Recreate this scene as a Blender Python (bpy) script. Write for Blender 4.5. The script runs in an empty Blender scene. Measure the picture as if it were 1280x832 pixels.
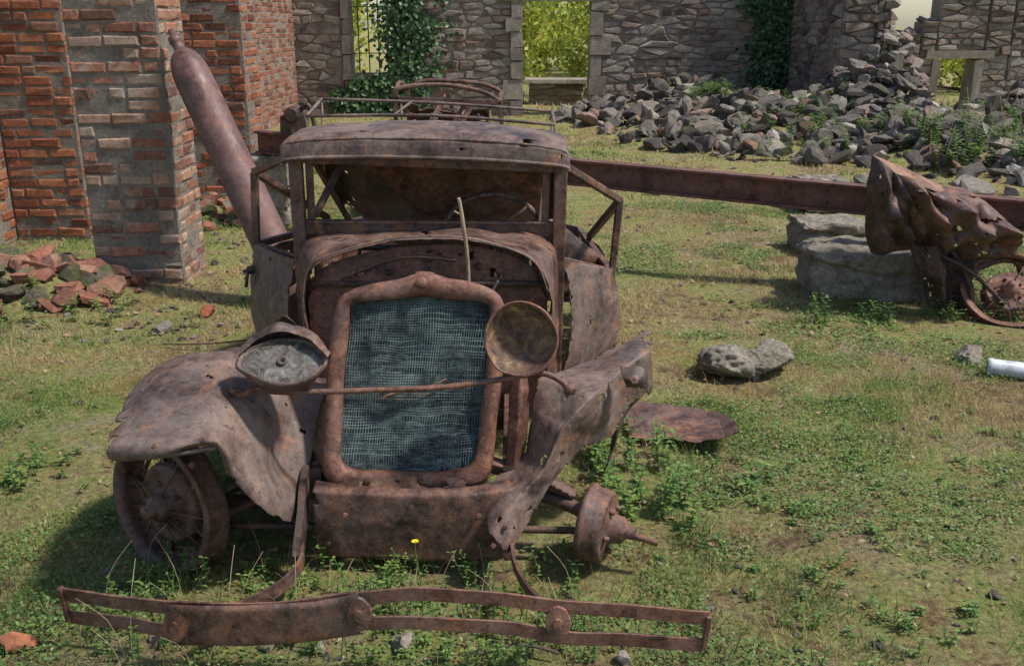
import bpy, math, random, bmesh
import numpy as np
from mathutils import Vector, Matrix, Euler, noise as mn
random.seed(7); rng=np.random.default_rng(11)
V=Vector
scene=bpy.context.scene
def link(o): bpy.context.collection.objects.link(o)
# ---------------------------------------------------------------- noise
def vnoise(x,y,s,seed=0):
    x=np.asarray(x,float)*s+seed*17.3+500; y=np.asarray(y,float)*s+seed*7.7+500
    xi=np.floor(x).astype(np.int64); yi=np.floor(y).astype(np.int64); fx=x-xi; fy=y-yi
    fx=fx*fx*(3-2*fx); fy=fy*fy*(3-2*fy)
    def h(a,b):
        n=(a*374761393+b*668265263+seed*974711)&0x7fffffff
        n=((n^(n>>13))*1274126177)&0x7fffffff
        return ((n^(n>>16))&0xffff)/65535.0
    return (h(xi,yi)*(1-fx)+h(xi+1,yi)*fx)*(1-fy)+(h(xi,yi+1)*(1-fx)+h(xi+1,yi+1)*fx)*fy
MOUNDS=[(2.9,16.9,1.6,1.5,.58),(3.7,13.9,1.3,1.9,.45),(2.7,14.6,1.0,1.7,.2),
        (5.35,14.6,.75,1.6,.98),(6.6,12.0,1.5,1.4,.26),(8.2,14.6,.9,1.8,.85),(5.2,11.6,.9,1.2,.22),
        (-3.1,5.75,.6,.45,.2),(-2.75,8.2,.5,.6,.12)]
def mound(x,y):
    r=0*np.asarray(x,float)
    for cx,cy,rx,ry,h in MOUNDS: r=r+h*np.exp(-1.3*(((x-cx)/rx)**2+((y-cy)/ry)**2))
    return r
def gz(x,y):
    return .035*(vnoise(x,y,1.1,3)-.5)+.018*(vnoise(x,y,4,5)-.5)+mound(x,y)
def gzf(x,y): return float(gz(x,y))
# ---------------------------------------------------------------- materials
def nm(name):
    m=bpy.data.materials.new(name); m.use_nodes=True; nt=m.node_tree
    return m,nt,nt.nodes['Principled BSDF']
def N(nt,t,**k):
    n=nt.nodes.new(t)
    for a,b in k.items(): setattr(n,a,b)
    return n
def objco(nt): return N(nt,'ShaderNodeTexCoord').outputs['Object']
def noi(nt,co,s,d=6,r=.6,dist=0):
    n=N(nt,'ShaderNodeTexNoise'); n.inputs['Scale'].default_value=s; n.inputs['Detail'].default_value=d
    n.inputs['Roughness'].default_value=r; n.inputs['Distortion'].default_value=dist
    nt.links.new(co,n.inputs['Vector']); return n.outputs['Fac']
def ramp(nt,fac,stops):
    n=N(nt,'ShaderNodeValToRGB'); e=n.color_ramp.elements
    while len(e)<len(stops): e.new(.5)
    for i,(p,c) in enumerate(stops):
        e[i].position=p; e[i].color=(*(c if isinstance(c,tuple) else (c,c,c)),1)
    nt.links.new(fac,n.inputs[0]); return n.outputs[0]
def mix(nt,f,a,b,mode='MIX'):
    n=N(nt,'ShaderNodeMix',data_type='RGBA',blend_type=mode)
    for s,v in ((n.inputs[0],f),(n.inputs[6],a),(n.inputs[7],b)):
        if hasattr(v,'links'): nt.links.new(v,s)
        elif isinstance(v,tuple): s.default_value=(*v,1)
        else: s.default_value=v
    return n.outputs[2]
def math_(nt,op,a,b=0.):
    n=N(nt,'ShaderNodeMath',operation=op)
    for s,v in ((n.inputs[0],a),(n.inputs[1],b)):
        if hasattr(v,'links'): nt.links.new(v,s)
        else: s.default_value=v
    return n.outputs[0]
def bump(nt,b,h,st=.5,d=.01):
    n=N(nt,'ShaderNodeBump'); n.inputs['Strength'].default_value=st; n.inputs['Distance'].default_value=d
    nt.links.new(h,n.inputs['Height']); nt.links.new(n.outputs[0],b.inputs['Normal'])
def mat_rust(name,c0,c1,c2,grey=(.16,.125,.108),greyamt=.55,met=.12,rough=.6,sc=6,orange=(.32,.135,.055),oamt=.75):
    m,nt,b=nm(name); co=objco(nt)
    a=noi(nt,co,sc,12,.72,.8); f=noi(nt,co,sc*7,8,.72,.3); g=noi(nt,co,sc*.5,10,.72,1.2); h=noi(nt,co,170,4,.7); o=noi(nt,co,sc*1.7,10,.8,.6)
    col=ramp(nt,math_(nt,'ADD',math_(nt,'MULTIPLY',a,.65),math_(nt,'MULTIPLY',f,.35)),[(.40,c0),(.5,c1),(.60,c2)])
    col=mix(nt,ramp(nt,g,[(.48,0.),(.60,greyamt)]),col,grey)
    col=mix(nt,ramp(nt,o,[(.54,0.),(.62,oamt)]),col,orange)
    col=mix(nt,ramp(nt,f,[(.58,0.),(.68,.5)]),col,c2)
    col=mix(nt,ramp(nt,noi(nt,co,sc*3.3,9,.78,.5),[(.37,.85),(.43,0.)]),col,c0)
    col=mix(nt,1.,col,ramp(nt,h,[(.3,.7),(.7,1.3)]),'MULTIPLY')
    nt.links.new(col,b.inputs['Base Color']); b.inputs['Metallic'].default_value=met
    nt.links.new(ramp(nt,a,[(.4,rough-.16),(.6,min(rough+.2,1.))]),b.inputs['Roughness'])
    bump(nt,b,math_(nt,'ADD',math_(nt,'ADD',math_(nt,'MULTIPLY',a,.6),math_(nt,'MULTIPLY',f,.5)),math_(nt,'MULTIPLY',h,.3)),.55,.006)
    return m
def mat_attr(name,stops,var=8,lo=.6,hi=1.25,patch=None,bs=.6,bd=.01,rough=.9,transl=0,fine=40,patch2=None):
    m,nt,b=nm(name); co=objco(nt)
    at=N(nt,'ShaderNodeAttribute',attribute_name='rnd')
    col=ramp(nt,at.outputs['Fac'],stops)
    if var:
        a=noi(nt,co,var,9,.75,.3); f=noi(nt,co,fine,7,.75)
        col=mix(nt,1.,col,ramp(nt,math_(nt,'ADD',math_(nt,'MULTIPLY',a,.5),math_(nt,'MULTIPLY',f,.5)),[(.36,lo),(.64,hi)]),'MULTIPLY')
        for pt in (patch,patch2):
            if pt:
                pc,p0,p1,amt,ps=pt
                col=mix(nt,ramp(nt,noi(nt,co,ps,9,.8,.5),[(p0,0.),(p1,amt)]),col,pc)
        bump(nt,b,math_(nt,'ADD',a,f),bs,bd)
    nt.links.new(col,b.inputs['Base Color']); b.inputs['Roughness'].default_value=rough
    if rough>.8: b.inputs['Specular IOR Level'].default_value=.25
    if transl:
        t=N(nt,'ShaderNodeBsdfTranslucent'); nt.links.new(col,t.inputs[0])
        ms=N(nt,'ShaderNodeMixShader'); ms.inputs[0].default_value=transl
        nt.links.new(b.outputs[0],ms.inputs[1]); nt.links.new(t.outputs[0],ms.inputs[2])
        nt.links.new(ms.outputs[0],nt.nodes['Material Output'].inputs[0])
    return m
RUST=mat_rust('rusty_steel',(.03,.017,.014),(.115,.058,.042),(.23,.12,.08))
RUSTR=mat_rust('rusty_steel_red',(.05,.022,.017),(.17,.075,.05),(.30,.15,.10),greyamt=.35)
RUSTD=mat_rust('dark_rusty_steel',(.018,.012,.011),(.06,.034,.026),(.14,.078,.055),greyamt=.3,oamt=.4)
RUSTG=mat_rust('greyed_rusty_steel',(.04,.026,.022),(.125,.08,.065),(.24,.16,.125),grey=(.21,.165,.14),greyamt=.65,oamt=.6,sc=4.5)
RUSTO=mat_rust('orange_rust',(.08,.04,.025),(.24,.12,.065),(.36,.22,.14),greyamt=.3)
BEAM=mat_rust('beam_rust',(.04,.017,.014),(.13,.046,.034),(.20,.09,.065),greyamt=.25,sc=4,oamt=.4)
CYL=mat_rust('cylinder_rust',(.06,.03,.026),(.14,.068,.056),(.22,.12,.10),grey=(.17,.11,.095),greyamt=.5,sc=3,rough=.55,oamt=.45)
BRICK=mat_attr('old_brick',[(0,(.17,.085,.06)),(.25,(.33,.14,.085)),(.55,(.44,.20,.12)),(.8,(.46,.28,.19)),(1,(.34,.25,.19))],10,.45,1.25,((.44,.37,.30),.50,.62,.7,3.5),.8,.012,patch2=((.10,.075,.055),.57,.68,.5,1.8))
BRICKO=mat_attr('orange_brick',[(0,(.17,.06,.035)),(.4,(.38,.125,.06)),(.8,(.46,.18,.09)),(1,(.25,.14,.10))],10,.45,1.25,((.11,.07,.055),.5,.64,.6,3),.8,.012,patch2=((.4,.33,.26),.56,.68,.5,2.3))
BRICKD=mat_attr('dark_brick',[(0,(.16,.07,.05)),(.5,(.33,.13,.085)),(1,(.36,.2,.13))],10,.45,1.25,((.3,.24,.19),.52,.66,.5,2),.8,.012)
MORTAR=mat_attr('lime_mortar',[(0,(.38,.32,.26)),(1,(.38,.32,.26))],9,.45,1.25,((.12,.10,.08),.48,.64,.7,3),1.,.03)
STONE=mat_attr('rubble_masonry',[(0,(.16,.12,.10)),(.2,(.28,.205,.165)),(.45,(.34,.285,.24)),(.7,(.41,.35,.295)),(.85,(.32,.21,.155)),(1,(.54,.47,.39))],6,.45,1.25,((.13,.11,.088),.5,.66,.45,1.6),.9,.03,fine=28,patch2=((.48,.42,.355),.54,.66,.6,2.5))
MORTS=mat_attr('stone_mortar',[(0,(.40,.345,.28)),(1,(.40,.345,.28))],9,.4,1.25,((.17,.14,.115),.48,.64,.6,2),1.,.04)
ROCK=mat_attr('broken_stone',[(0,(.06,.052,.046)),(.3,(.14,.115,.098)),(.55,(.21,.18,.155)),(.8,(.29,.25,.21)),(.9,(.28,.15,.10)),(1,(.50,.45,.39))],9,.4,1.3,((.10,.11,.05),.50,.62,.6,2.2),.9,.02)
MOSSR=mat_attr('mossy_stone',[(0,(.07,.055,.045)),(.6,(.17,.14,.11)),(1,(.26,.22,.18))],9,.4,1.3,((.10,.12,.035),.46,.56,.8,4),.9,.02)
PALE=mat_attr('pale_limestone',[(0,(.36,.31,.24)),(1,(.52,.45,.36))],8,.4,1.25,((.13,.11,.085),.5,.62,.75,7),1.,.03,patch2=((.15,.15,.07),.56,.66,.6,3))
SANDST=mat_attr('sandstone',[(0,(.27,.22,.175)),(1,(.42,.36,.29))],5,.5,1.2,((.14,.12,.10),.48,.64,.65,3),.9,.02)
GRASS=mat_attr('grass',[(0,(.48,.36,.19)),(.28,(.43,.38,.14)),(.5,(.29,.34,.09)),(.78,(.16,.26,.055)),(1,(.07,.15,.035))],0,rough=.7,transl=.3)
LEAF=mat_attr('leaves',[(0,(.06,.12,.035)),(.5,(.12,.22,.05)),(1,(.27,.35,.09))],0,rough=.55,transl=.35)
LEAFY=mat_attr('sunlit_leaves',[(0,(.15,.21,.03)),(.5,(.38,.43,.06)),(1,(.68,.64,.14))],0,rough=.6,transl=.5)
IVYM=mat_attr('ivy_leaves',[(0,(.02,.05,.018)),(.6,(.05,.12,.04)),(1,(.12,.22,.07))],0,rough=.45,transl=.15)
DEAD=mat_attr('dead_leaves',[(0,(.12,.07,.04)),(.5,(.25,.15,.08)),(1,(.42,.32,.2))],0,rough=.8)
BARK=mat_attr('bark',[(0,(.10,.075,.05)),(1,(.14,.10,.07))],12)
DRY=mat_attr('dry_wood',[(0,(.36,.26,.17)),(1,(.45,.34,.22))],20,rough=.8)
FLOWER=mat_attr('yellow_petals',[(0,(.75,.55,.03)),(1,(.8,.62,.05))],0)
PLAST,nt,b=nm('white_enamel'); 
nt.links.new(ramp(nt,noi(nt,objco(nt),14,6,.7),[(.35,(.35,.37,.38)),(.6,(.66,.70,.72))]),b.inputs['Base Color']); b.inputs['Roughness'].default_value=.35
TEAL,nt,b=nm('verdigris_core'); co=objco(nt)
mp=N(nt,'ShaderNodeMapping'); mp.inputs['Scale'].default_value=(1,1,3.6); nt.links.new(co,mp.inputs[0])
t1=noi(nt,mp.outputs[0],10,10,.8,1.2); t2=noi(nt,mp.outputs[0],70,5,.75)
c=ramp(nt,math_(nt,'ADD',math_(nt,'MULTIPLY',t1,.65),math_(nt,'MULTIPLY',t2,.35)),[(.44,(.010,.016,.018)),(.51,(.06,.10,.105)),(.58,(.19,.28,.28)),(.66,(.42,.49,.46))])
nt.links.new(c,b.inputs['Base Color']); b.inputs['Roughness'].default_value=.6; bump(nt,b,t2,.8,.006)
WIRE,nt,b=nm('verdigris_wire'); c=ramp(nt,noi(nt,objco(nt),14,8,.75),[(.4,(.03,.04,.04)),(.6,(.19,.25,.24))]); nt.links.new(c,b.inputs['Base Color']); b.inputs['Roughness'].default_value=.6; b.inputs['Metallic'].default_value=.2
LENS,nt,b=nm('dull_lamp_glass'); co=objco(nt); c=ramp(nt,noi(nt,co,26,10,.8,.9),[(.38,(.03,.022,.018)),(.48,(.10,.085,.07)),(.58,(.19,.18,.155)),(.68,(.33,.32,.28))]); nt.links.new(c,b.inputs['Base Color']); b.inputs['Roughness'].default_value=.45; b.inputs['Metallic'].default_value=.1; bump(nt,b,noi(nt,co,60),.5,.004)
REFL,nt,b=nm('corroded_reflector'); co=objco(nt); c=ramp(nt,noi(nt,co,16,10,.78,.8),[(.40,(.04,.024,.018)),(.5,(.12,.062,.04)),(.58,(.20,.12,.06)),(.66,(.42,.33,.10))]); nt.links.new(c,b.inputs['Base Color']); b.inputs['Roughness'].default_value=.7; bump(nt,b,noi(nt,co,50),.6,.005)
GROUND,nt,b=nm('mossy_ground'); co=objco(nt)
g1=noi(nt,co,.9,9,.7,.6); g2=noi(nt,co,7,9,.78,.4); g3=noi(nt,co,45,7,.78); g4=noi(nt,co,1.7,9,.75,.5); g5=noi(nt,co,3.1,9,.75,.5)
c=ramp(nt,math_(nt,'ADD',math_(nt,'MULTIPLY',g1,.45),math_(nt,'MULTIPLY',g2,.55)),[(.41,(.19,.125,.075)),(.46,(.34,.26,.13)),(.51,(.38,.35,.14)),(.57,(.25,.30,.085)),(.66,(.12,.18,.045))])
c=mix(nt,ramp(nt,g4,[(.52,0.),(.62,.7)]),c,(.40,.32,.22))
c=mix(nt,ramp(nt,g5,[(.54,0.),(.62,.6)]),c,(.38,.24,.09))
c=mix(nt,1.,c,ramp(nt,g3,[(.34,.4),(.62,1.3)]),'MULTIPLY')
nt.links.new(c,b.inputs['Base Color']); b.inputs['Roughness'].default_value=.95; b.inputs['Specular IOR Level'].default_value=.1
bump(nt,b,math_(nt,'ADD',g2,g3),1.,.035)
# ---------------------------------------------------------------- mesh helpers
class B:
    def __init__(s): s.v=[];s.f=[];s.r=[];s.m=[]
    def add(s,vs,fs,r=.5,m=0):
        o=len(s.v); s.v+= [tuple(q) for q in vs]; s.f+=[tuple(i+o for i in f) for f in fs]
        s.r+=[r]*len(vs); s.m+=[m]*len(fs)
    def make(s,name,mats,smooth=False,parent=None,thick=0,bevel=0):
        me=bpy.data.meshes.new(name); me.from_pydata(s.v,[],s.f)
        for m in (mats if isinstance(mats,(list,tuple)) else [mats]): me.materials.append(m)
        me.polygons.foreach_set('material_index',s.m)
        a=me.attributes.new('rnd','FLOAT','POINT'); a.data.foreach_set('value',s.r)
        me.polygons.foreach_set('use_smooth',[bool(smooth)]*len(s.f)); me.update()
        o=bpy.data.objects.new(name,me); link(o)
        if parent: par(o,parent)
        if thick:
            md=o.modifiers.new('solid','SOLIDIFY'); md.thickness=thick; md.offset=0
        if bevel:
            md=o.modifiers.new('bev','BEVEL'); md.width=bevel; md.segments=2; md.limit_method='ANGLE'
        return o
def par(o,p):
    o.parent=p; o.location=-p.location
def empty(name,loc):
    e=bpy.data.objects.new(name,None); e.location=loc; link(e); return e
def frame(ax):
    ax=V(ax).normalized(); a=V((0,0,1)) if abs(ax.z)<.9 else V((1,0,0))
    u=ax.cross(a).normalized(); return u,u.cross(ax).normalized(),ax
def cr(p,t,closed=False,sharp=0):
    n=len(p)
    if closed: i=int(math.floor(t))%n; t-=math.floor(t); q=[p[(i+k)%n] for k in(-1,0,1,2)]
    else:
        i=min(int(t),n-2); t-=i; q=[p[max(i-1,0)],p[i],p[i+1],p[min(i+2,n-1)]]
    c=.5*((2*q[1])+(q[2]-q[0])*t+(2*q[0]-5*q[1]+4*q[2]-q[3])*t*t+(3*q[1]-q[0]-3*q[2]+q[3])*t**3)
    return c if not sharp else c.lerp(q[1].lerp(q[2],t),sharp)
def tube(b,pts,rad,seg=8,closed=False,sub=6,r=.5,m=0,flat=1.,jit=0):
    pts=[V(p) for p in pts]
    if sub>1 and len(pts)>2:
        L=(len(pts) if closed else len(pts)-1)*sub
        pts=[cr(pts,i/sub,closed) for i in range(L+(0 if closed else 1))]
    n=len(pts); vs=[];fs=[]; pu=None
    for i,p in enumerate(pts):
        a=pts[(i-1)%n] if (closed or i>0) else p; c=pts[(i+1)%n] if (closed or i<n-1) else p
        t=(c-a).normalized()
        if pu is None: pu=frame(t)[0]
        u=(pu-t*pu.dot(t)).normalized(); pu=u; w=t.cross(u)
        R=rad
        if isinstance(rad,(list,tuple)):
            x=i/max(n-1,1)*(len(rad)-1); k=min(int(x),len(rad)-2); R=rad[k]*(1-(x-k))+rad[k+1]*(x-k)
        for k in range(seg):
            an=2*math.pi*k/seg; q=1+jit*mn.noise(p*20+V((k,0,0)))
            vs.append(p+u*(R*q*math.cos(an))+w*(R*q*flat*math.sin(an)))
    for i in range(n if closed else n-1):
        for k in range(seg):
            j=(i+1)%n; fs.append((i*seg+k,i*seg+(k+1)%seg,j*seg+(k+1)%seg,j*seg+k))
    if not closed: fs.append(tuple(range(seg))[::-1]); fs.append(tuple((n-1)*seg+k for k in range(seg)))
    b.add(vs,fs,r,m)
def box(b,c,s,r=.5,m=0,U=None,W=None,D=None,jit=0):
    U=V(U or(1,0,0));W=V(W or(0,1,0));D=V(D or(0,0,1)); vs=[]
    for z in(-.5,.5):
        for x,y in((-.5,-.5),(.5,-.5),(.5,.5),(-.5,.5)):
            vs.append(V(c)+U*(x*s[0])+W*(y*s[1])+D*(z*s[2])+V((random.uniform(-jit,jit),random.uniform(-jit,jit),random.uniform(-jit,jit))))
    b.add(vs,[(3,2,1,0),(4,5,6,7),(0,1,5,4),(1,2,6,5),(2,3,7,6),(3,0,4,7)],r,m)
def bar(b,p0,p1,w,d,r=.5,m=0,up=None):
    p0=V(p0);p1=V(p1);D=(p1-p0).normalized()
    if up: U=V(up).cross(D).normalized(); W=D.cross(U)
    else: U,W,_=frame(D)
    box(b,(p0+p1)/2,(w,d,(p1-p0).length),r,m,U,W,D)
def revolve(b,c,ax,prof,seg=32,sq=1.,r=.5,m=0,jit=0,u=None):
    c=V(c);U,W,A=frame(ax)
    if u: U=V(u).normalized(); W=U.cross(A)
    vs=[];fs=[]
    for j,(R,d) in enumerate(prof):
        for k in range(seg):
            an=2*math.pi*k/seg; q=1+jit*mn.noise(V((math.cos(an)*1.5,math.sin(an)*1.5,j*.15+c.x)))
            vs.append(c+A*d+U*(R*q*math.cos(an))+W*(R*q*sq*math.sin(an)))
    for j in range(len(prof)-1):
        for k in range(seg): fs.append((j*seg+k,j*seg+(k+1)%seg,(j+1)*seg+(k+1)%seg,(j+1)*seg+k))
    b.add(vs,fs,r,m)
def sheet(name,ctrl,mat,parent=None,nu=44,nv=44,amp=.008,freq=4,thick=.004,hole=None,seed=0,edge=0,sharp=0,smooth=True):
    C=[[V(p) for p in row] for row in ctrl]; R=len(C);K=len(C[0]); P=[];fs=[]
    for j in range(nv+1):
        tv=j/nv*(R-1)
        colp=[cr([C[i][k] for i in range(R)],tv,sharp=sharp) for k in range(K)]
        for i in range(nu+1): P.append(cr(colp,i/nu*(K-1),sharp=sharp))
    vs=[]; W=nu+1
    for j in range(nv+1):
        for i in range(nu+1):
            p=P[j*W+i]; du=P[j*W+min(i+1,nu)]-P[j*W+max(i-1,0)]; dv=P[min(j+1,nv)*W+i]-P[max(j-1,0)*W+i]
            n=du.cross(dv); n=n.normalized() if n.length>1e-9 else V((0,-1,0))
            q=p*freq+V((seed*3.1,seed,0)); q=q+mn.noise_vector(q*.5)*.5
            f=abs(mn.noise(q))*1.7+abs(mn.noise(q*2.3+V((5,1,2))))*.35-.4
            vs.append(p+n*(f*amp*1.5)+mn.noise_vector(q*.8)*amp*.5+n*(mn.noise(p*38)*.0011))
    for j in range(nv):
        for i in range(nu):
            a=j*W+i; p=vs[a]
            if hole is not None and mn.noise(p*13+V((seed,2,5)))+.35*mn.noise(p*45)>hole: continue
            if edge:
                e=min(i,nu-1-i)/nu*1.0; g=min(j,nv-1-j)/nv; d=min(e,g)
                if d<.05 and mn.noise(p*18+V((seed,1,1)))+.5*mn.noise(p*50)>edge+d*9: continue
            fs.append((a,a+1,a+W+1,a+W))
    b=B(); b.add(vs,fs); return b.make(name,mat,smooth,parent,thick)
# ---------------------------------------------------------------- masonry
def bricks(b,o,U,N_,rects,L=.215,h=.064,mo=.012,m=0,mm=1,th=.1,jit=.005,miss=.0,rb=0.):
    o=V(o);U=V(U);N_=V(N_);Z=V((0,0,1))
    for (u0,u1,z0,z1) in rects:
        box(b,o+U*((u0+u1)/2)+Z*((z0+z1)/2)-N_*(th/2+.004),((u1-u0)-.01,th,(z1-z0)-.01),.5,mm,U,N_)
        row=0; z=z0
        while z<z1-.03:
            zz=min(z+h,z1); u=u0-(L*.5 if row%2 else 0)
            while u<u1-.01:
                l=L*random.choice([1,1,1,.5,1.03])
                a=max(u,u0)+mo*.5; c=min(u+l,u1)-mo*.5
                if c-a>.03 and random.random()>miss:
                    ou=random.uniform(-.005,.008) ; bev=.008
                    if random.random()<.07: ou-=.018
                    J=lambda s=jit: random.uniform(-s,s)
                    base=[(a,z),(c,z),(c,zz),(a,zz)]
                    wv=.025*(float(vnoise(a,z*.2,1.1,4))-.5)
                    base=[(x+J(),y+J()+wv) for x,y in base]; cx=(a+c)/2; cz=(z+zz)/2+wv
                    vs=[o+U*x+Z*y-N_*.05 for x,y in base]+[o+U*x+Z*y+N_*(ou-bev) for x,y in base]
                    vs+=[o+U*(x+math.copysign(bev+abs(J(.006)),cx-x))+Z*(y+math.copysign(bev+abs(J(.004)),cz-y))+N_*(ou+J(.004)) for x,y in base]
                    fs=[(8,9,10,11)]
                    for k in range(4):
                        n=(k+1)%4; fs+=[(k,n,4+n,4+k),(4+k,4+n,8+n,8+k)]
                    b.add(vs,fs,min(1,max(0,random.random()+rb)),m)
                u+=l
            z+=h+mo; row+=1
def stones(b,o,U,N_,rects,m=0,mm=1,th=.3,cell=(.24,.108),out=(-.006,.028)):
    o=V(o);U=V(U);N_=V(N_);Z=V((0,0,1)); cx_,cz_=cell
    for (u0,u1,z0,z1) in rects:
        box(b,o+U*((u0+u1)/2)+Z*((z0+z1)/2)-N_*(th/2+.004),((u1-u0)-.02,th,(z1-z0)-.02),.5,mm,U,N_)
        pts=[]; nz=max(1,round((z1-z0)/cz_)); nu_=max(1,round((u1-u0)/cx_))
        for j in range(nz):
            for i in range(nu_):
                if nz*nu_>12 and random.random()<.26: continue
                pts.append(((u0+(i+.5+.5*(j%2-.5)+random.uniform(-.36,.36))*(u1-u0)/nu_)/cx_,(z0+(j+.5+random.uniform(-.22,.22))*(z1-z0)/nz)/cz_*1.3))
        if not pts: continue
        kz=cz_/1.3
        A=np.array(pts)
        for i,(px,pz) in enumerate(pts):
            d=(A[:,0]-px)**2+(A[:,1]-pz)**2; idx=np.argsort(d)[1:15]
            poly=[(u0/cx_,z0/kz),(u1/cx_,z0/kz),(u1/cx_,z1/kz),(u0/cx_,z1/kz)]
            for k in idx:
                qx,qz=pts[k]; nx_,nz_=qx-px,qz-pz; lim=(qx*qx+qz*qz-px*px-pz*pz)/2; new=[]
                for a in range(len(poly)):
                    P1=poly[a];P2=poly[(a+1)%len(poly)]; d1=P1[0]*nx_+P1[1]*nz_-lim; d2=P2[0]*nx_+P2[1]*nz_-lim
                    if d1<=0: new.append(P1)
                    if d1*d2<0: t=d1/(d1-d2); new.append((P1[0]+(P2[0]-P1[0])*t,P1[1]+(P2[1]-P1[1])*t))
                poly=new
                if len(poly)<3: break
            if len(poly)<3: continue
            pl=[(x*cx_,z*kz) for x,z in poly]
            q=[pl[a] for a in range(len(pl)) if math.dist(pl[a],pl[a-1])>.02]
            if len(q)<3: continue
            gx=sum(x for x,_ in q)/len(q); gzz=sum(z for _,z in q)/len(q); n=len(q)
            g=random.uniform(.005,.012)
            base=[]
            for x,z in q:
                L=math.hypot(x-gx,z-gzz)+1e-6; s=max(.3,1-g*1.3/L); base.append((gx+(x-gx)*s+random.uniform(-.008,.008),gzz+(z-gzz)*s+random.uniform(-.005,.005)))
            ou=random.uniform(*out); sc=random.uniform(.76,.9); tu=random.uniform(-.1,.1);tz=random.uniform(-.12,.1)
            vs=[o+U*x+Z*z-N_*.05 for x,z in base]+[o+U*x+Z*z+N_*(min(ou,.0)-.002) for x,z in base]
            vs+=[o+U*(gx+(x-gx)*sc)+Z*(gzz+(z-gzz)*sc)+N_*(ou+.005+(x-gx)*tu+(z-gzz)*tz+random.uniform(-.004,.004)) for x,z in base]
            vs+=[o+U*gx+Z*gzz+N_*(ou+.010)]
            fs=[]
            for a in range(n):
                c=(a+1)%n; fs+=[(a,c,n+c,n+a),(n+a,n+c,2*n+c,2*n+a),(2*n+a,2*n+c,3*n)]
            b.add(vs,fs,random.random(),m)
# rocks
def rockbase(seed,sub=2,rough=.05,planes=13):
    rr=random.Random(seed); bm=bmesh.new(); bmesh.ops.create_icosphere(bm,subdivisions=sub,radius=1)
    pl=[]
    for _ in range(planes):
        n=V((rr.gauss(0,1),rr.gauss(0,1),rr.gauss(0,1))).normalized(); pl.append((n,rr.uniform(.38,.75)))
    vs=[]
    for v in bm.verts:
        p=v.co.copy()
        for n,d in pl:
            e=p.dot(n)-d
            if e>0: p-=n*e
        p+=mn.noise_vector(p*2.5+V((seed,0,0)))*rough
        if sub>3: p+=p.normalized()*(abs(mn.noise(p*4+V((seed,0,0))))*-.2+mn.noise(p*9)*.07+mn.noise(p*20)*.03)
        vs.append(p*1.25)
    fs=[tuple(v.index for v in f.verts) for f in bm.faces]; bm.free(); return vs,fs
RB=[rockbase(i) for i in range(12)]; RBH=[rockbase(20+i,5,planes=8) for i in range(4)]
def rock(b,pos,size,r=None,m=0,base=None,rot=None):
    vs,fs=base or random.choice(RB)
    M=Euler(rot or (random.uniform(-.5,.5),random.uniform(-.5,.5),random.uniform(0,6.3))).to_matrix()
    b.add([V(pos)+M@V((v.x*size[0],v.y*size[1],v.z*size[2])) for v in vs],fs,random.random() if r is None else r,m)
# ================================================================ GROUND
def axis(lo,hi,st,far):
    a=list(np.arange(lo,hi+1e-6,st)); s=st; x=hi
    while x<far: s*=1.35; x+=s; a.append(x)
    s=st;x=lo
    while x>-far: s*=1.35; x-=s; a.insert(0,x)
    return np.array(a)
xs=axis(-6,11,.07,400); ys=axis(.5,19,.07,400)
X,Y=np.meshgrid(xs,ys); Zg=gz(X,Y)
co=np.stack([X.ravel(),Y.ravel(),Zg.ravel()],1)
nx=len(xs);ny=len(ys); ii=(np.arange(ny-1)[:,None]*nx+np.arange(nx-1)[None,:]).ravel()
fc=np.stack([ii,ii+1,ii+nx+1,ii+nx],1)
def npmesh(name,co,fc,mat,rnd=None,smooth=False):
    me=bpy.data.meshes.new(name); k=fc.shape[1]
    me.vertices.add(len(co)); me.vertices.foreach_set('co',co.astype(np.float32).ravel())
    me.loops.add(fc.size); me.loops.foreach_set('vertex_index',fc.astype(np.int32).ravel())
    me.polygons.add(len(fc)); me.polygons.foreach_set('loop_start',np.arange(0,fc.size,k,dtype=np.int32))
    try: me.polygons.foreach_set('loop_total',np.full(len(fc),k,dtype=np.int32))
    except Exception: pass
    me.materials.append(mat); me.update(calc_edges=True)
    me.polygons.foreach_set('use_smooth',np.full(len(fc),smooth))
    if rnd is not None:
        a=me.attributes.new('rnd','FLOAT','POINT'); a.data.foreach_set('value',rnd.astype(np.float32).ravel())
    o=bpy.data.objects.new(name,me); link(o); return o
npmesh('ground',co,fc,GROUND,smooth=True)
def bare(x,y): return .6*vnoise(x,y,1.3,61)+.4*vnoise(x,y,4.3,62)
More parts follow.
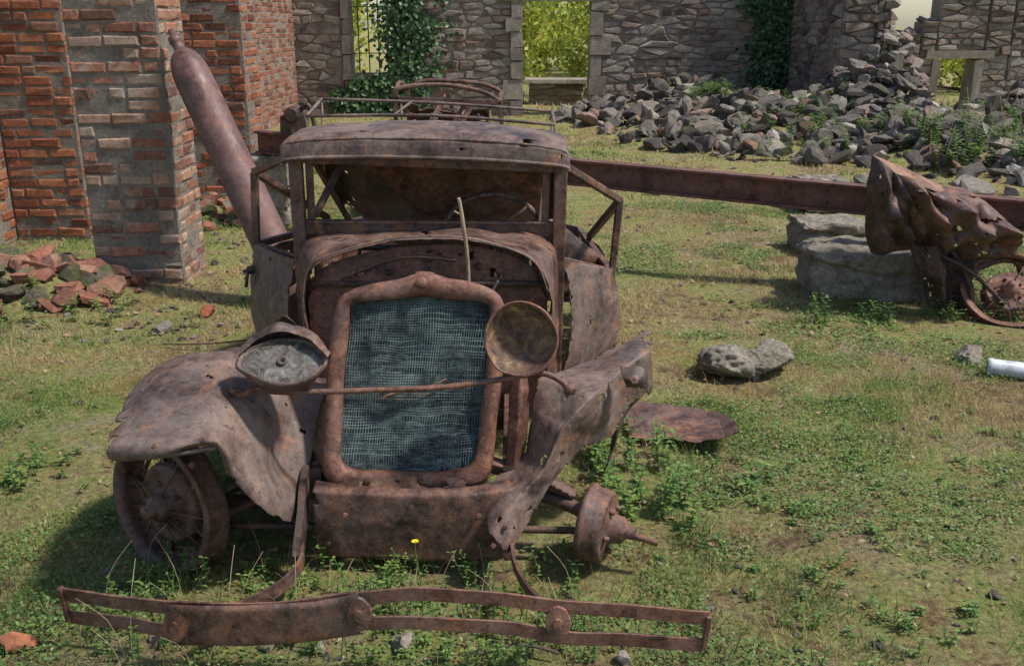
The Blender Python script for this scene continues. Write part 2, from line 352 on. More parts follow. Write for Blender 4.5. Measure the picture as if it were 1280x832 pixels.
def blades(n,x0,x1,y0,y1,L,Wd,seed,th=.44):
    x=rng.uniform(x0,x1,n); y=rng.uniform(y0,y1,n)
    keep=(np.abs(x)<.62*y+.6)
    d=.5*vnoise(x,y,2.2,seed)+.5*vnoise(x,y,9,seed+1)
    keep&=(d+rng.uniform(-.2,.2,n)>th)&(mound(x,y)<.09)&(bare(x,y)+rng.uniform(-.12,.12,n)<.60)
    keep&=~((x>-.8)&(x<.15)&(y>2.75)&(y<4.6))
    x=x[keep];y=y[keep];d=d[keep]; n=len(x); z=gz(x,y)
    gr=vnoise(x,y,.8,21)*.4+vnoise(x,y,3.0,22)*.45+vnoise(x,y,13,23)*.15
    a=rng.uniform(0,2*np.pi,n); l=rng.uniform(L[0],L[1],n)*(.4+1.3*vnoise(x,y,3,31)**2+.3*vnoise(x,y,11,32)); w=rng.uniform(Wd[0],Wd[1],n)
    lean=rng.uniform(.2,1.2,n); la=rng.uniform(0,2*np.pi,n)
    dx=np.cos(a)*w;dy=np.sin(a)*w
    tx=x+np.cos(la)*l*lean*.8; ty=y+np.sin(la)*l*lean*.8; tz=z+l/(1+lean*.5)
    co=np.empty((n,3,3)); co[:,0]=np.stack([x-dx,y-dy,z-.003],1); co[:,1]=np.stack([x+dx,y+dy,z-.003],1); co[:,2]=np.stack([tx,ty,tz],1)
    r=np.clip((gr-.5)*3.4+.40+.08*(x>.9)+rng.normal(0,.16,n),0,1)
    return co.reshape(-1,3),np.repeat(r,3)
parts=[blades(180000,-2.6,2.9,1.7,4.6,(.012,.042),(.0012,.0028),1),
       blades(190000,-4.8,5.5,4.6,9,(.015,.05),(.002,.0045),2),
       blades(120000,-6,9,9,18,(.02,.07),(.004,.009),3),
       blades(20000,-6,10,18.5,30,(.04,.15),(.008,.02),4),
       blades(14000,-2.6,2.9,1.7,5,(.05,.13),(.001,.0022),5,.6)]
co=np.concatenate([p[0] for p in parts]); rr=np.concatenate([p[1] for p in parts])
npmesh('grass',co,np.arange(len(co)).reshape(-1,3),GRASS,rr)
def flat_leaves(n,x0,x1,y0,y1,s,th,seed,zz=(.004,.03),mu=.6,asp=.7):
    x=rng.uniform(x0,x1,n); y=rng.uniform(y0,y1,n)
    d=.55*vnoise(x,y,1.4,seed)+.45*vnoise(x,y,5,seed+1)
    k=(d+.08*(x>.9)*(y<4.0)+rng.uniform(-.05,.05,n)>th)&(np.abs(x)<.6*y+.5)&(mound(x,y)<.08)
    x=x[k];y=y[k];n=len(x); z=gz(x,y)+rng.uniform(zz[0],zz[1],n)
    a=rng.uniform(0,2*np.pi,n); S=rng.uniform(s[0],s[1],n)
    t1=rng.normal(0,.35,n);t2=rng.normal(0,.35,n)
    ux=np.stack([np.cos(a),np.sin(a),t1],1)*S[:,None]; vx=np.stack([-np.sin(a),np.cos(a),t2],1)*S[:,None]*asp
    p=np.stack([x,y,z],1)
    co=np.stack([p-ux,p-vx,p+ux,p+vx],1).reshape(-1,3)
    return co,np.repeat(np.clip(rng.normal(mu,.2,n),0,1),4)
parts=[flat_leaves(150000,-2.6,2.9,1.7,4.8,(.003,.008),.61,41),flat_leaves(120000,-4.5,5,4.8,9,(.006,.013),.60,41)]
co=np.concatenate([p[0] for p in parts]); rr=np.concatenate([p[1] for p in parts])
npmesh('clover',co,np.arange(len(co)).reshape(-1,4),LEAF,rr)
parts=[flat_leaves(3500,-2.6,2.9,1.7,4.8,(.004,.013),.3,51,(.006,.02),.5,.5),flat_leaves(3500,-5,7,4.8,13,(.01,.025),.3,51,(.01,.02),.5,.5)]
co=np.concatenate([p[0] for p in parts]); rr=np.concatenate([p[1] for p in parts])
npmesh('fallen_leaves',co,np.arange(len(co)).reshape(-1,4),DEAD,rr)
# ================================================================ WALLS
def pillar(name,x0,x1,y0,y1,h,mat,**k):
    b=B(); w=x1-x0;d=y1-y0
    bricks(b,(x0,y0,0),(1,0,0),(0,-1,0),[(0,w,-.05,h)],**k)
    bricks(b,(x1,y0,0),(0,1,0),(1,0,0),[(0.03,d,-.05,h)],**k)
    bricks(b,(x0,y1,0),(0,-1,0),(-1,0,0),[(0,d-.03,-.05,h)],**k)
    bricks(b,(x1,y1,0),(-1,0,0),(0,1,0),[(0.03,w-.03,-.05,h)],**k)
    box(b,((x0+x1)/2,(y0+y1)/2,h/2),(w-.16,d-.16,h-.03),.5,1)
    return b.make(name,[mat,MORTAR])
pillar('brick_pillar',-2.68,-2.12,6.02,6.5,3.1,BRICK,miss=.012)
pillar('brick_pillar',-3.06,-2.39,8.9,9.4,3.3,BRICKO,miss=.015)
b=B()
bricks(b,(-6.5,7.05,0),(1,0,0),(0,-1,0),[(0,2.65,-.05,3.2)])
bricks(b,(-3.85,7.05,0),(0,1,0),(1,0,0),[(0,.3,-.05,3.2)])
bricks(b,(-3.85,7.35,0),(1,0,0),(0,-1,0),[(0,.57,-.05,3.2)],miss=.02)
bricks(b,(-3.28,7.35,0),(0,1,0),(1,0,0),[(0,.5,-.05,3.2)])
b.make('brick_wall',[BRICKO,MORTAR])
b=B()
bricks(b,(-3.9,8.0,0),(0,1,0),(1,0,0),[(0,3.2,-.05,3.3),(3.2,4.6,-.05,1.55),(3.2,4.6,2.9,3.3),(4.6,9.98,-.05,3.3)],L=.23,h=.068,th=.3)
b.make('brick_wall',[BRICKD,MORTAR])
b=B()
S=(1,0,0);Nn=(0,-1,0); bx=-4.2
def R(x0,x1,z0,z1): return (x0-bx,x1-bx,z0,z1)
stones(b,(bx,18,0),S,Nn,[R(-4.2,-3.05,-.1,3.6),R(-3.05,-2.0,-.1,.72),R(-3.05,-2.0,2.7,3.6),R(-2.0,.0,-.1,3.6),R(.0,1.6,2.25,3.6),R(1.6,5.4,-.1,3.6)],th=.45)
for (x0,x1,z0,z1) in [(-3.05,-2.9,.72,2.7),(-2.13,-2.0,.72,2.7)]:
    z=z0
    while z<z1-.1:
        h=min(random.uniform(.2,.4),z1-z); box(b,((x0+x1)/2,18.2,z+h/2),(x1-x0-.01,.5,h-.012),random.random(),2,jit=.012); z+=h
for s,(x0,x1) in enumerate([(-.02,.2),(1.4,1.62)]):
    z=-.05;k=0
    while z<1.99:
        h=min(random.uniform(.22,.45),1.995-z); wx=random.uniform(0,.2) if k%2 else 0
        if 1.995-z-h<.12: h=1.995-z
        a,c=(x0-wx,x1) if s==0 else (x0,x1+wx)
        box(b,((a+c)/2,18.19,z+h/2),(c-a-.01,.52,h-.014),random.random(),2,jit=.014); z+=h;k+=1
box(b,(.8,18.19,2.12),(1.9,.52,.24),.4,2,jit=.006)
box(b,(-2.52,18.17,.70),(1.05,.6,.1),.3,2,jit=.006)
b.make('stone_wall',[STONE,MORTS,SANDST])
b=B()
prof=[(0,.52,3.6),(.52,.62,2.5),(.62,.72,1.95),(.72,.82,1.6),(.82,.95,1.42),(.95,1.1,1.22),(1.1,1.25,1.0),(1.25,1.4,.8)]
stones(b,(4.97,15.2,0),(1,0,0),(0,-1,0),[(a,c,-.1,h) for a,c,h in prof],th=.5,out=(0,.07))
stones(b,(4.97,18,0),(0,-1,0),(-1,0,0),[(0,2.77,-.1,3.6)],th=.4)
stones(b,(5.49,15.2,0),(0,1,0),(1,0,0),[(0.03,2.9,-.1,2.2)],th=.4)
for a,c,h in prof[1:]:
    for k in range(9): rock(b,(4.97+(a+c)/2+random.uniform(-.12,.1),15.35+random.uniform(-.25,.2),h+random.uniform(-.3,.05)),(.13,.15,.08))
b.make('stone_wall',[STONE,MORTS])
b=B()
rx=5.4
pr=[(5.4,7.2,1.40),(7.2,7.6,1.34),(7.6,7.95,1.44),(7.95,8.25,1.66)]
rec=[(a-rx,c-rx,-.1,h) for a,c,h in pr]
rec+=[(8.25-rx,9.2-rx,1.12,2.4),(9.2-rx,9.7-rx,-.1,2.8),(9.7-rx,16-rx,-.1,3.4)]
stones(b,(rx,19.5,0),(1,0,0),(0,-1,0),rec,th=.45,out=(0,.06))
box(b,(8.72,19.66,1.04),(1.3,.5,.15),.5,2,jit=.01)
box(b,(9.12,19.66,.45),(.16,.5,1.0),.7,2,jit=.02); box(b,(8.27,19.66,.45),(.14,.5,1.0),.3,2,jit=.02)
for i in range(60):
    x=random.uniform(5.6,10); h=[q for q in pr+[(8.25,9.2,2.4),(9.2,9.7,2.8),(9.7,16,3.4)] if q[0]<=x<q[1]][0][2]
    rock(b,(x,19.7,h+.0),(.15,.18,.08))
b.make('stone_wall',[STONE,MORTS,SANDST])
b=B()
for x in(-2.78,-2.6,-2.42,-2.25): tube(b,[(x,18.2,.7),(x,18.2,2.7)],.012,6)
for z in(1.1,1.9): tube(b,[(-2.95,18.2,z),(-2.1,18.2,z)],.01,6)
b.make('window_grille',RUSTD)
# ================================================================ RUBBLE
def rubble(name,idx,n,mats,seed):
    random.seed(seed); b=B()
    for k in range(n):
        cx,cy,rx_,ry_,h=MOUNDS[random.choice(idx)]
        a=random.uniform(0,6.283); q=random.random()**.55*1.4
        x=cx+math.cos(a)*q*rx_; y=cy+math.sin(a)*q*ry_
        if y>17.7 and x<5: continue
        s=.04+.2*random.random()**2.4
        rock(b,(x,y,gzf(x,y)+s*random.uniform(-.1,.6)),(s,s*random.uniform(.5,1),s*random.uniform(.25,.7)),rot=(random.uniform(-.9,.9),random.uniform(-.9,.9),random.uniform(0,6.3)))
    return b.make(name,mats)
rubble('rubble_pile',[0,0,0,1,1,1,2],2200,ROCK,3)
rubble('rubble_pile',[3,3,3,4,5,5,6],2600,ROCK,4)
random.seed(5); b=B()
for k in range(220):
    cx,cy,rx_,ry_,h=MOUNDS[random.choice([7,7,8])]
    a=random.uniform(0,6.283);q=random.random()**.6*1.3
    x=cx+math.cos(a)*q*rx_;y=cy+math.sin(a)*q*ry_
    if random.random()<.2:
        an=random.uniform(0,3.1); box(b,(x,y,gzf(x,y)+.03),(random.uniform(.08,.2),.1,.06),random.random(),0,U=V((math.cos(an),math.sin(an),random.uniform(-.4,.4))).normalized(),W=(-math.sin(an),math.cos(an),0),D=(random.uniform(-.3,.3),0,1),jit=.014)
    else:
        s=random.uniform(.03,.13); rock(b,(x,y,gzf(x,y)+s*.3),(s,s*.8,s*.6),m=random.choice([0,0,1,1,1]))
b.make('rubble_heap',[BRICKD,MOSSR])
b=B()
for k in range(750):
    y=random.uniform(1.9,12); x=random.uniform(-.6*y,.6*y); s=random.uniform(.004,.02)*(1+y*.08)
    if random.random()<.35: x=random.uniform(-2.9,-1.5); y=random.uniform(4.8,8)
    rock(b,(x,y,gzf(x,y)+s*.2),(s,s*.8,s*.5))
for x,y,s in[(-.95,2.22,.035),(-.30,2.22,.05),(-.52,2.2,.03),(.3,2.15,.03),(-.66,2.2,.035),(-1.2,5.2,.05),(-1.9,5.0,.07),(3.6,9.6,.25),(4.4,9.2,.22),(4.6,9.8,.14),(1.4,9.4,.1),(4.9,9.4,.12),(5.3,9.9,.2)]: rock(b,(x,y,gzf(x,y)+s*.3),(s,s*.8,s*.6),.97 if y<3 else .8)
b.make('scattered_stones',ROCK)
b=B(); rock(b,(-1.33,2.2,.02),(.05,.04,.03),.7,m=0); rock(b,(-1.75,5.3,.03),(.06,.05,.04),.4); b.make('brick_fragment',BRICKO)
b=B(); rock(b,(1.10,4.33,.045),(.18,.13,.10),.7,base=RBH[0],rot=(0.05,.1,.2)); rock(b,(1.2,4.35,.07),(.12,.12,.10),.8,base=RBH[1],rot=(.1,.1,1))
b.make('limestone_rock',PALE,True)
b=B(); rock(b,(2.28,4.52,.03),(.08,.06,.05),.5,base=RBH[2]); b.make('limestone_rock',PALE,True)
def block(name,c,s,rz=0,seed=0):
    bm=bmesh.new(); bmesh.ops.create_cube(bm,size=1); bmesh.ops.subdivide_edges(bm,edges=bm.edges[:],cuts=23,use_grid_fill=True)
    vs=[];M=Matrix.Rotation(rz,3,'Z')
    for v in bm.verts:
        p=V((v.co.x*s[0],v.co.y*s[1],v.co.z*s[2]))
        n=V((max(-1,min(1,v.co.x*2)),max(-1,min(1,v.co.y*2)),max(-1,min(1,v.co.z*2))))
        k=sorted(map(abs,n))[1]; p*=1-.07*max(0,k-.8)*5*(.6+mn.noise(p*6))
        q=p*5+V((seed*5,0,0)); p+=mn.noise_vector(q)*.03+mn.noise_vector(q*3)*.014-n*abs(mn.noise(q*1.7))*.03
        lay=math.sin(p.z*32+mn.noise(q*.5)*2.5); p-=V((n.x,n.y,0))*max(0,lay-.7)*.08
        vs.append(M@p+V(c))
    fs=[tuple(v.index for v in f.verts) for f in bm.faces]; bm.free(); b=B(); b.add(vs,fs,.4); return b.make(name,PALE,False)
block('stone_block',(2.17,5.82,.14),(.72,.48,.33),-.06,1)
block('stone_block',(2.33,6.95,.11),(.5,.45,.28),.1,2)
block('stone_block',(2.8,8.7,.14),(.42,.4,.3),.2,3)
block('stone_block',(3.5,5.55,.22),(.5,.4,.5),.1,4)
block('stone_block',(-2.0,7.9,.28),(.35,.35,.62),.1,5)
b=B(); rock(b,(2.5,5.7,.36),(.1,.09,.08),.6); b.make('limestone_rock',PALE)
# ================================================================ BEAM
e=empty('steel_beam',(0,6.7,.6)); b=B()
p0=V((-2.06,7.9,.695));p1=V((3.7,5.14,.53)); 
for o,w,h in[((0,0,0),.02,.17),((0,0,.08),.1,.018),((0,0,-.08),.1,.018)]: 
    bar(b,p0+V(o),p1+V(o),w,h,up=(0,0,1))
b.make('i_section',BEAM,False,e,bevel=.003)
bb=B()
for k in range(28):
    p=p0.lerp(p1,k/28+.02); 
    for s in(-.035,.035): revolve(bb,p+V((0,-.012,s)),(-.4,-.9,0),[(.012,0),(.011,.006),(.0,.01)],8)
bb.make('rivets',BEAM,True,e)
e2=empty('rusty_bearing_block',(-1.75,7.75,.8)); b=B()
box(b,(-1.72,7.74,.86),(.2,.14,.13),jit=.006); revolve(b,(-1.72,7.65,.93),(0,-1,0),[(0,.03),(.05,.03),(.06,0),(.06,-.2),(0,-.2)],16)
tube(b,[(-1.72,7.74,.9),(-1.6,7.7,1.0),(-1.55,7.7,.82)],.02); b.make('casting',RUSTD,False,e2,bevel=.008)
# ================================================================ GAS CYLINDER
b=B(); P=V((-1.25,5.45,.02));Q=V((-1.985,6.0,1.44)); A=(Q-P); L=A.length
prof=[(0,0),(.09,0),(.112,.03),(.113,.2),(.113,L*.5),(.112,L-.18),(.107,L-.12),(.096,L-.07),(.08,L-.03),(.06,L-.005),(.04,L+.012),(.033,L+.03),(.032,L+.06),(.04,L+.065),(.04,L+.1),(.022,L+.105),(.02,L+.15),(0,L+.155)]
revolve(b,P,A,prof,36); 
U,W,AA=frame(A); tube(b,[P+AA*(L+.12),P+AA*(L+.125)+U*.05],.012,8); b.make('gas_cylinder',CYL,True)
# ================================================================ CAR WRECK
car=empty('rusty_car_wreck',(-.33,3.4,0))
UP=V((.056,.2,.63)).normalized(); BK=V((0,.953,-.303)); RO=V((-.33,2.65,.245))
def RD(u,w,d): return RO+V((1,0,0))*u+UP*w+BK*d
ou=[(0,0),(.12,.0),(.21,.006),(.25,.035),(.263,.1),(.268,.3),(.268,.48),(.262,.555),(.235,.605),(.16,.635),(.08,.65),(0,.672)]
inn=[(0,.055),(.1,.055),(.165,.06),(.198,.08),(.210,.13),(.218,.3),(.218,.44),(.217,.53),(.208,.568),(.15,.580),(.08,.585),(0,.596)]
def closed(k): 
    l=[V((x,y,0)) for x,y in k]; l+= [V((-x,y,0)) for x,y in k[-2:0:-1]]
    return [cr(l,i/6,True) for i in range(len(l)*6)]
O=closed(ou);I=closed(inn); n=len(O); vs=[];fs=[]
rings=[(O,1.0,.17),(O,1.0,.03),(O,.99,.006),('m',.8,-.006),('m',.4,-.006),('m',.15,-.002),(I,1.,.006),(I,1.,.05)]
for src,s,d in rings:
    for i in range(n):
        if src=='m': p=I[i].lerp(O[i],s)
        else: p=V((src[i].x*s,(src[i].y-.3)*s+.3,0))
        q=RD(p.x,p.y,d); vs.append(q+mn.noise_vector(q*6)*.006+BK*abs(mn.noise(q*9))*.008)
for j in range(len(rings)-1):
    for i in range(n): k=(i+1)%n; fs.append((j*n+i,j*n+k,(j+1)*n+k,(j+1)*n+i))
b=B();b.add(vs,fs); b.make('radiator_shell',RUSTR,True,car)
b=B(); g=40; vs=[];fs=[]
for j in range(g+1):
    for i in range(g+1):
        w=.05+.545*j/g; u=(-1+2*i/g)*.222; vs.append(RD(u,w,.052+.02*mn.noise(V((u*7,w*7,1)))))
for j in range(g):
    for i in range(g): a=j*(g+1)+i; fs.append((a,a+1,a+g+2,a+g+1))
b.add(vs,fs); b.make('radiator_core',TEAL,True,car)
b=B()
def wd(u,w): return .028+.026*mn.noise(V((u*6,w*6,1)))
for k in range(66):
    w=.058+.53*k/65; pts=[]
    if w<.10 and random.random()<.6: continue
    u0=-.214;u1=.214
    if random.random()<.35: u0=random.uniform(-.2,.1)
    if random.random()<.35: u1=random.uniform(-.05,.2)
    for i in range(17):
        u=u0+(u1-u0)*i/16; pts.append(RD(u,w+.009*mn.noise(V((u*12,w*14,3))),wd(u,w)))
    tube(b,pts,.0013,4,sub=1)
for k in range(54):
    u=-.212+.424*k/53; pts=[]
    w0=.06+random.random()*.05*(random.random()<.5); 
    for i in range(15):
        w=w0+(.59-w0)*i/14; pts.append(RD(u+.005*mn.noise(V((u*14,w*9,7))),w,wd(u,w)-.001))
    tube(b,pts,.0011,4,sub=1)
b.make('radiator_mesh',WIRE,False,car)
b=B(); tube(b,[RD(-.09,.285,.0),RD(-.04,.30,-.004),RD(.03,.31,.0),RD(.1,.34,.01)],[.003,.006,.004,.002],6,jit=.3); tube(b,[RD(-.1,.28,.01),RD(-.02,.284,.004),RD(.05,.295,.01)],.002,5); b.make('snagged_twig',RUSTO,True,car)
b=B(); revolve(b,RD(0,.635,-.012),-BK,[(.018,-.01),(.018,.006),(.012,.01),(0,.011)],16); revolve(b,RD(0,.66,.07),UP,[(.03,-.02),(.03,.012),(.02,.014),(.02,.0),(0,.0)],18); b.make('radiator_neck',RUSTR,True,car)
sheet('torn_radiator_skirt',[[RD(-.2,.045,-.014),RD(-.1,.04,-.024),RD(0,.045,-.018),RD(.1,.045,-.022),RD(.2,.04,-.014)],[RD(-.2,-.02,-.01),RD(-.12,-.035,-.04),RD(0,-.01,-.02),RD(.1,-.04,-.05),RD(.19,-.02,-.01)]],RUSTO,car,60,20,.008,9,.003,seed=3,hole=.3)
sheet('front_apron',[[(-.60,2.66,.275),(-.45,2.625,.27),(-.3,2.62,.265),(-.15,2.62,.268),(0.01,2.65,.28)],[(-.6,2.60,.265),(-.45,2.585,.262),(-.3,2.58,.258),(-.15,2.58,.26),(0.01,2.60,.27)],[(-.6,2.59,.17),(-.45,2.58,.165),(-.3,2.575,.165),(-.15,2.575,.165),(.01,2.59,.17)],[(-.6,2.59,.06),(-.45,2.585,.045),(-.3,2.58,.04),(-.15,2.58,.04),(0.01,2.59,.04)]],RUST,car,70,40,.004,5,.004,seed=2,edge=.3,sharp=.7)
def strap(b,pts,w,t,sub=8,up=(0,0,1)):
    pts=[V(p) for p in pts]; L=(len(pts)-1)*sub; pp=[cr(pts,i/sub) for i in range(L+1)]; vs=[];fs=[]
    for i,p in enumerate(pp):
        tn=(pp[min(i+1,L)]-pp[max(i-1,0)]).normalized(); side=tn.cross(V(up)).normalized(); u=side.cross(tn).normalized()
        q=p+mn.noise_vector(p*6)*.004
        for a,c in((-.5,-.5),(.5,-.5),(.5,.5),(-.5,.5)): vs.append(q+u*(a*w)+side*(c*t))
    for i in range(L):
        for k in range(4): fs.append((i*4+k,i*4+(k+1)%4,i*4+4+(k+1)%4,i*4+4+k))
    fs+=[(3,2,1,0),tuple(L*4+k for k in range(4))]; b.add(vs,fs)
b=B()
strap(b,[(-.64,3.2,.28),(-.64,2.85,.28),(-.635,2.66,.25),(-.63,2.56,.18),(-.63,2.5,.10)],.075,.02)
strap(b,[(.05,3.2,.28),(.03,2.85,.28),(.01,2.66,.22),(-.0,2.54,.16)],.07,.02)
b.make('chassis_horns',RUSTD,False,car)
b=B()
strap(b,[(-1.185,2.2,.172),(-1.0,2.16,.172),(-.86,2.12,.182),(-.6,2.10,.195),(-.38,2.10,.225),(-.2,2.10,.238),(0,2.10,.215),(.12,2.1,.2),(.3,2.1,.185),(.5,2.1,.168)],.038,.007)
strap(b,[(-1.175,2.2,.103),(-1.0,2.16,.107),(-.86,2.12,.108),(-.6,2.10,.115),(-.38,2.1,.15),(-.2,2.1,.152),(0,2.10,.135),(.12,2.1,.11),(.3,2.1,.10),(.49,2.1,.088)],.038,.007)
strap(b,[(-1.19,2.2,.19),(-1.183,2.202,.14),(-1.178,2.2,.09)],.02,.012,up=(0,1,0)); strap(b,[(.5,2.1,.175),(.497,2.102,.13),(.492,2.1,.08)],.02,.012,up=(0,1,0))
b.make('bumper_bars',RUSTR,False,car,bevel=.0015)
sheet('bumper_centre_plate',[[(-.87,2.103,.203),(-.7,2.092,.208),(-.5,2.09,.220),(-.385,2.09,.246)],[(-.87,2.098,.19),(-.7,2.083,.197),(-.5,2.081,.208),(-.385,2.086,.232)],[(-.87,2.098,.10),(-.7,2.083,.102),(-.5,2.081,.116),(-.385,2.086,.14)],[(-.87,2.103,.088),(-.7,2.092,.09),(-.5,2.09,.105),(-.385,2.09,.128)]],RUST,car,70,24,.002,5,.005,seed=8,sharp=.6)
b=B()
for c in[(-.855,2.09,.148),(-.385,2.08,.188),(.115,2.088,.158)]:
    revolve(b,c,(0,-1,.1),[(.03,-.02),(.033,-.004),(.031,.002),(.022,.003),(.012,.004),(.011,.010),(0,.011)],20,1.4,jit=.1)
b.make('bumper_clamps',RUSTR,False,car)
b=B()
strap(b,[(-.63,2.56,.12),(-.61,2.46,.115),(-.62,2.36,.12),(-.67,2.26,.125),(-.78,2.13,.14)],.04,.01)
strap(b,[(-.0,2.6,.12),(.0,2.5,.13),(.01,2.38,.14),(.05,2.24,.15),(.11,2.12,.16)],.03,.01)
b.make('bumper_irons',RUST,False,car)
b=B(); tube(b,[(-.80,2.58,.60),(-.813,2.6,.584),(-.78,2.6,.578),(-.74,2.6,.598),(-.66,2.6,.585),(-.37,2.6,.592),(-.2,2.6,.60),(-.046,2.6,.622),(.08,2.6,.643),(.14,2.6,.62),(.172,2.6,.584),(.18,2.6,.60)],.009,10)
for c in[(.165,2.6,.595),(-.66,2.6,.6)]: revolve(b,c,(0,0,1),[(0,-.015),(.015,-.014),(.016,.0),(.015,.014),(0,.015)],12)
b.make('headlamp_crossbar',RUSTR,True,car)
b=B(); ax=V((.10,-.58,.76)); c=V((-.655,2.6,.68)); uu=(1,.05,-.03)
revolve(b,c,ax,[(.112,-.004),(.120,.010),(.130,.006),(.133,-.006),(.126,-.02),(.118,-.035),(.095,-.08),(.05,-.11),(0,-.12)],48,.60,jit=.14,u=uu)
b.make('headlamp_shell',RUSTG,True,car)
b=B(); revolve(b,c,ax,[(.118,.0),(.10,.001),(.085,.003),(.06,.0),(.03,-.004),(0.0,-.006)],48,.60,jit=.12,u=uu); b.make('headlamp_glass',LENS,True,car)
b=B(); revolve(b,c-ax.normalized()*.014+V((-.005,0,0)),ax,[(0.014,.0),(.014,.018),(0.009,.02),(0.008,.008),(0,.008)],14); b.make('headlamp_bulb_socket',RUSTD,True,car)
sheet('headlamp_crushed_rim',[[(-.79,2.585,.695),(-.73,2.62,.738),(-.655,2.64,.752),(-.58,2.62,.738),(-.525,2.585,.695)],[(-.792,2.61,.705),(-.735,2.655,.75),(-.655,2.675,.768),(-.575,2.655,.748),(-.52,2.61,.70)],[(-.78,2.65,.66),(-.73,2.71,.68),(-.655,2.74,.69),(-.58,2.71,.68),(-.53,2.65,.66)]],RUSTG,car,40,24,.006,9,.003,seed=5,edge=.3)
sheet('lamp_cap',[[(-.70,2.70,.76),(-.67,2.70,.79),(-.64,2.70,.765)],[(-.70,2.72,.73),(-.67,2.73,.74),(-.63,2.72,.73)]],RUSTD,car,8,8,.004,12,.003,seed=51)
b=B(); ax=V((-.08,-.93,.26)); c=V((.0228,2.6,.745))
revolve(b,c,ax,[(.100,.0),(.105,.006),(.108,-.002),(.105,-.012),(.09,-.05),(.055,-.085),(0,-.098)],48,1.,jit=.06); b.make('headlamp_shell_open',RUSTR,True,car)
b=B(); revolve(b,c,ax,[(.102,.0),(.095,-.012),(.085,-.024),(.06,-.042),(.03,-.052),(.012,-.055),(.012,-.045),(0,-.045)],48,1.,jit=.06); b.make('headlamp_bowl',REFL,True,car)
b=B(); tube(b,[(.03,2.63,.66),(.03,2.61,.63)],.016,10); tube(b,[(-.655,2.62,.64),(-.66,2.6,.6)],.018,10)
b.make('headlamp_stems',RUSTD,True,car)
LF=[[(-1.103,2.43,.465),(-.949,2.38,.488),(-.80,2.385,.512),(-.776,2.43,.39),(-.70,2.48,.252),(-.655,2.58,.17)],
[(-1.108,2.42,.49),(-.95,2.375,.512),(-.80,2.38,.538),(-.775,2.44,.42),(-.695,2.50,.29),(-.645,2.62,.22)],
[(-1.13,2.56,.53),(-.983,2.55,.567),(-.85,2.55,.595),(-.745,2.6,.50),(-.702,2.65,.357),(-.632,2.7,.28)],
[(-1.165,2.75,.53),(-1.055,2.75,.615),(-.875,2.75,.637),(-.77,2.8,.55),(-.69,2.85,.474),(-.61,2.85,.446)],
[(-1.19,3.0,.42),(-1.09,3.05,.50),(-.92,3.1,.54),(-.8,3.1,.5),(-.7,3.1,.44),(-.62,3.1,.42)],
[(-1.16,3.35,.16),(-1.08,3.4,.2),(-.95,3.4,.24),(-.85,3.4,.25),(-.75,3.45,.27),(-.68,3.45,.3)],
[(-1.14,3.7,.07),(-1.08,3.8,.08),(-.98,3.8,.09),(-.9,3.8,.1),(-.8,3.8,.12),(-.72,3.8,.14)]]
sheet('front_fender',LF,RUSTG,car,140,140,.014,3.4,.004,hole=.62,seed=1,edge=.12,sharp=.35)
b=B(); tube(b,[(p[0],p[1],p[2]-.002) for p in LF[0][:3]],.007,8); b.make('fender_bead',RUSTG,True,car)
sheet('fender_valance',[[(-.64,2.9,.45),(-.6,2.85,.44),(-.58,2.8,.42)],[(-.65,2.8,.3),(-.62,2.75,.28),(-.595,2.72,.27)],[(-.66,2.7,.14),(-.63,2.66,.14),(-.6,2.64,.13)]],RUSTO,car,24,40,.012,5,.003,seed=4,hole=.35)
RF=[[(-.0775,2.62,.196),(-.0587,2.5,.171),(-.0426,2.5,.10)],
[(-.054,2.70,.263),(0,2.55,.2485),(.036,2.58,.1655)],
[(.0376,2.77,.31),(.096,2.62,.332),(.1235,2.68,.249)],
[(.065,2.82,.43),(.15,2.66,.446),(.213,2.75,.332)],
[(.0827,2.92,.51),(.2314,2.72,.515),(.331,2.85,.335)],
[(.2,3.0,.515),(.3134,2.82,.545),(.393,2.92,.409)],
[(.355,3.1,.56),(.4,2.92,.57),(.469,3.0,.424)],
[(.4747,3.15,.60),(.468,3.02,.575),(.48,3.05,.453)]]
sheet('front_fender',RF,RUSTG,car,100,150,.014,3.6,.004,hole=.6,seed=6,edge=.1,sharp=.55)
sheet('fender_skirt',[[(.331,2.86,.34),(.38,2.93,.40),(.43,3.0,.42)],[(.33,2.95,.2),(.36,3.0,.25),(.39,3.1,.3)],[(.3,3.0,.12),(.33,3.05,.15),(.36,3.15,.2)]],RUSTD,car,16,18,.01,5,.004,seed=7,edge=.1)
sheet('fender_patch',[[(.33,2.80,.60),(.37,2.79,.602),(.41,2.81,.60)],[(.34,2.76,.565),(.375,2.755,.565),(.42,2.79,.56)],[(.35,2.77,.53),(.385,2.77,.53),(.42,2.79,.53)]],RUSTD,car,20,20,.012,10,.003,seed=9,edge=-.2,hole=.15)
b=B(); revolve(b,(.375,2.755,.565),(0,-.8,.5),[(.016,0),(.015,.008),(.006,.01),(0,.014)],6)
for c_ in[(-.055,2.485,.15),(-.02,2.5,.2),(-.96,2.37,.52),(-.3,2.57,.23),(-.5,2.575,.2),(-.1,2.57,.2),(-.56,2.585,.1),(-.04,2.575,.1)]: revolve(b,c_,(0,-1,.2),[(.009,0),(.008,.006),(0,.007)],6)
b.make('bolts',RUSTR,False,car)
sheet('radiator_side_stay',[[(.0,2.80,.62),(.03,2.78,.62),(.055,2.82,.62)],[(-.01,2.76,.42),(.02,2.74,.42),(.045,2.78,.42)],[(-.03,2.72,.22),(0,2.7,.22),(.03,2.74,.2)]],RUSTR,car,14,30,.006,6,.004,seed=10,sharp=.8)
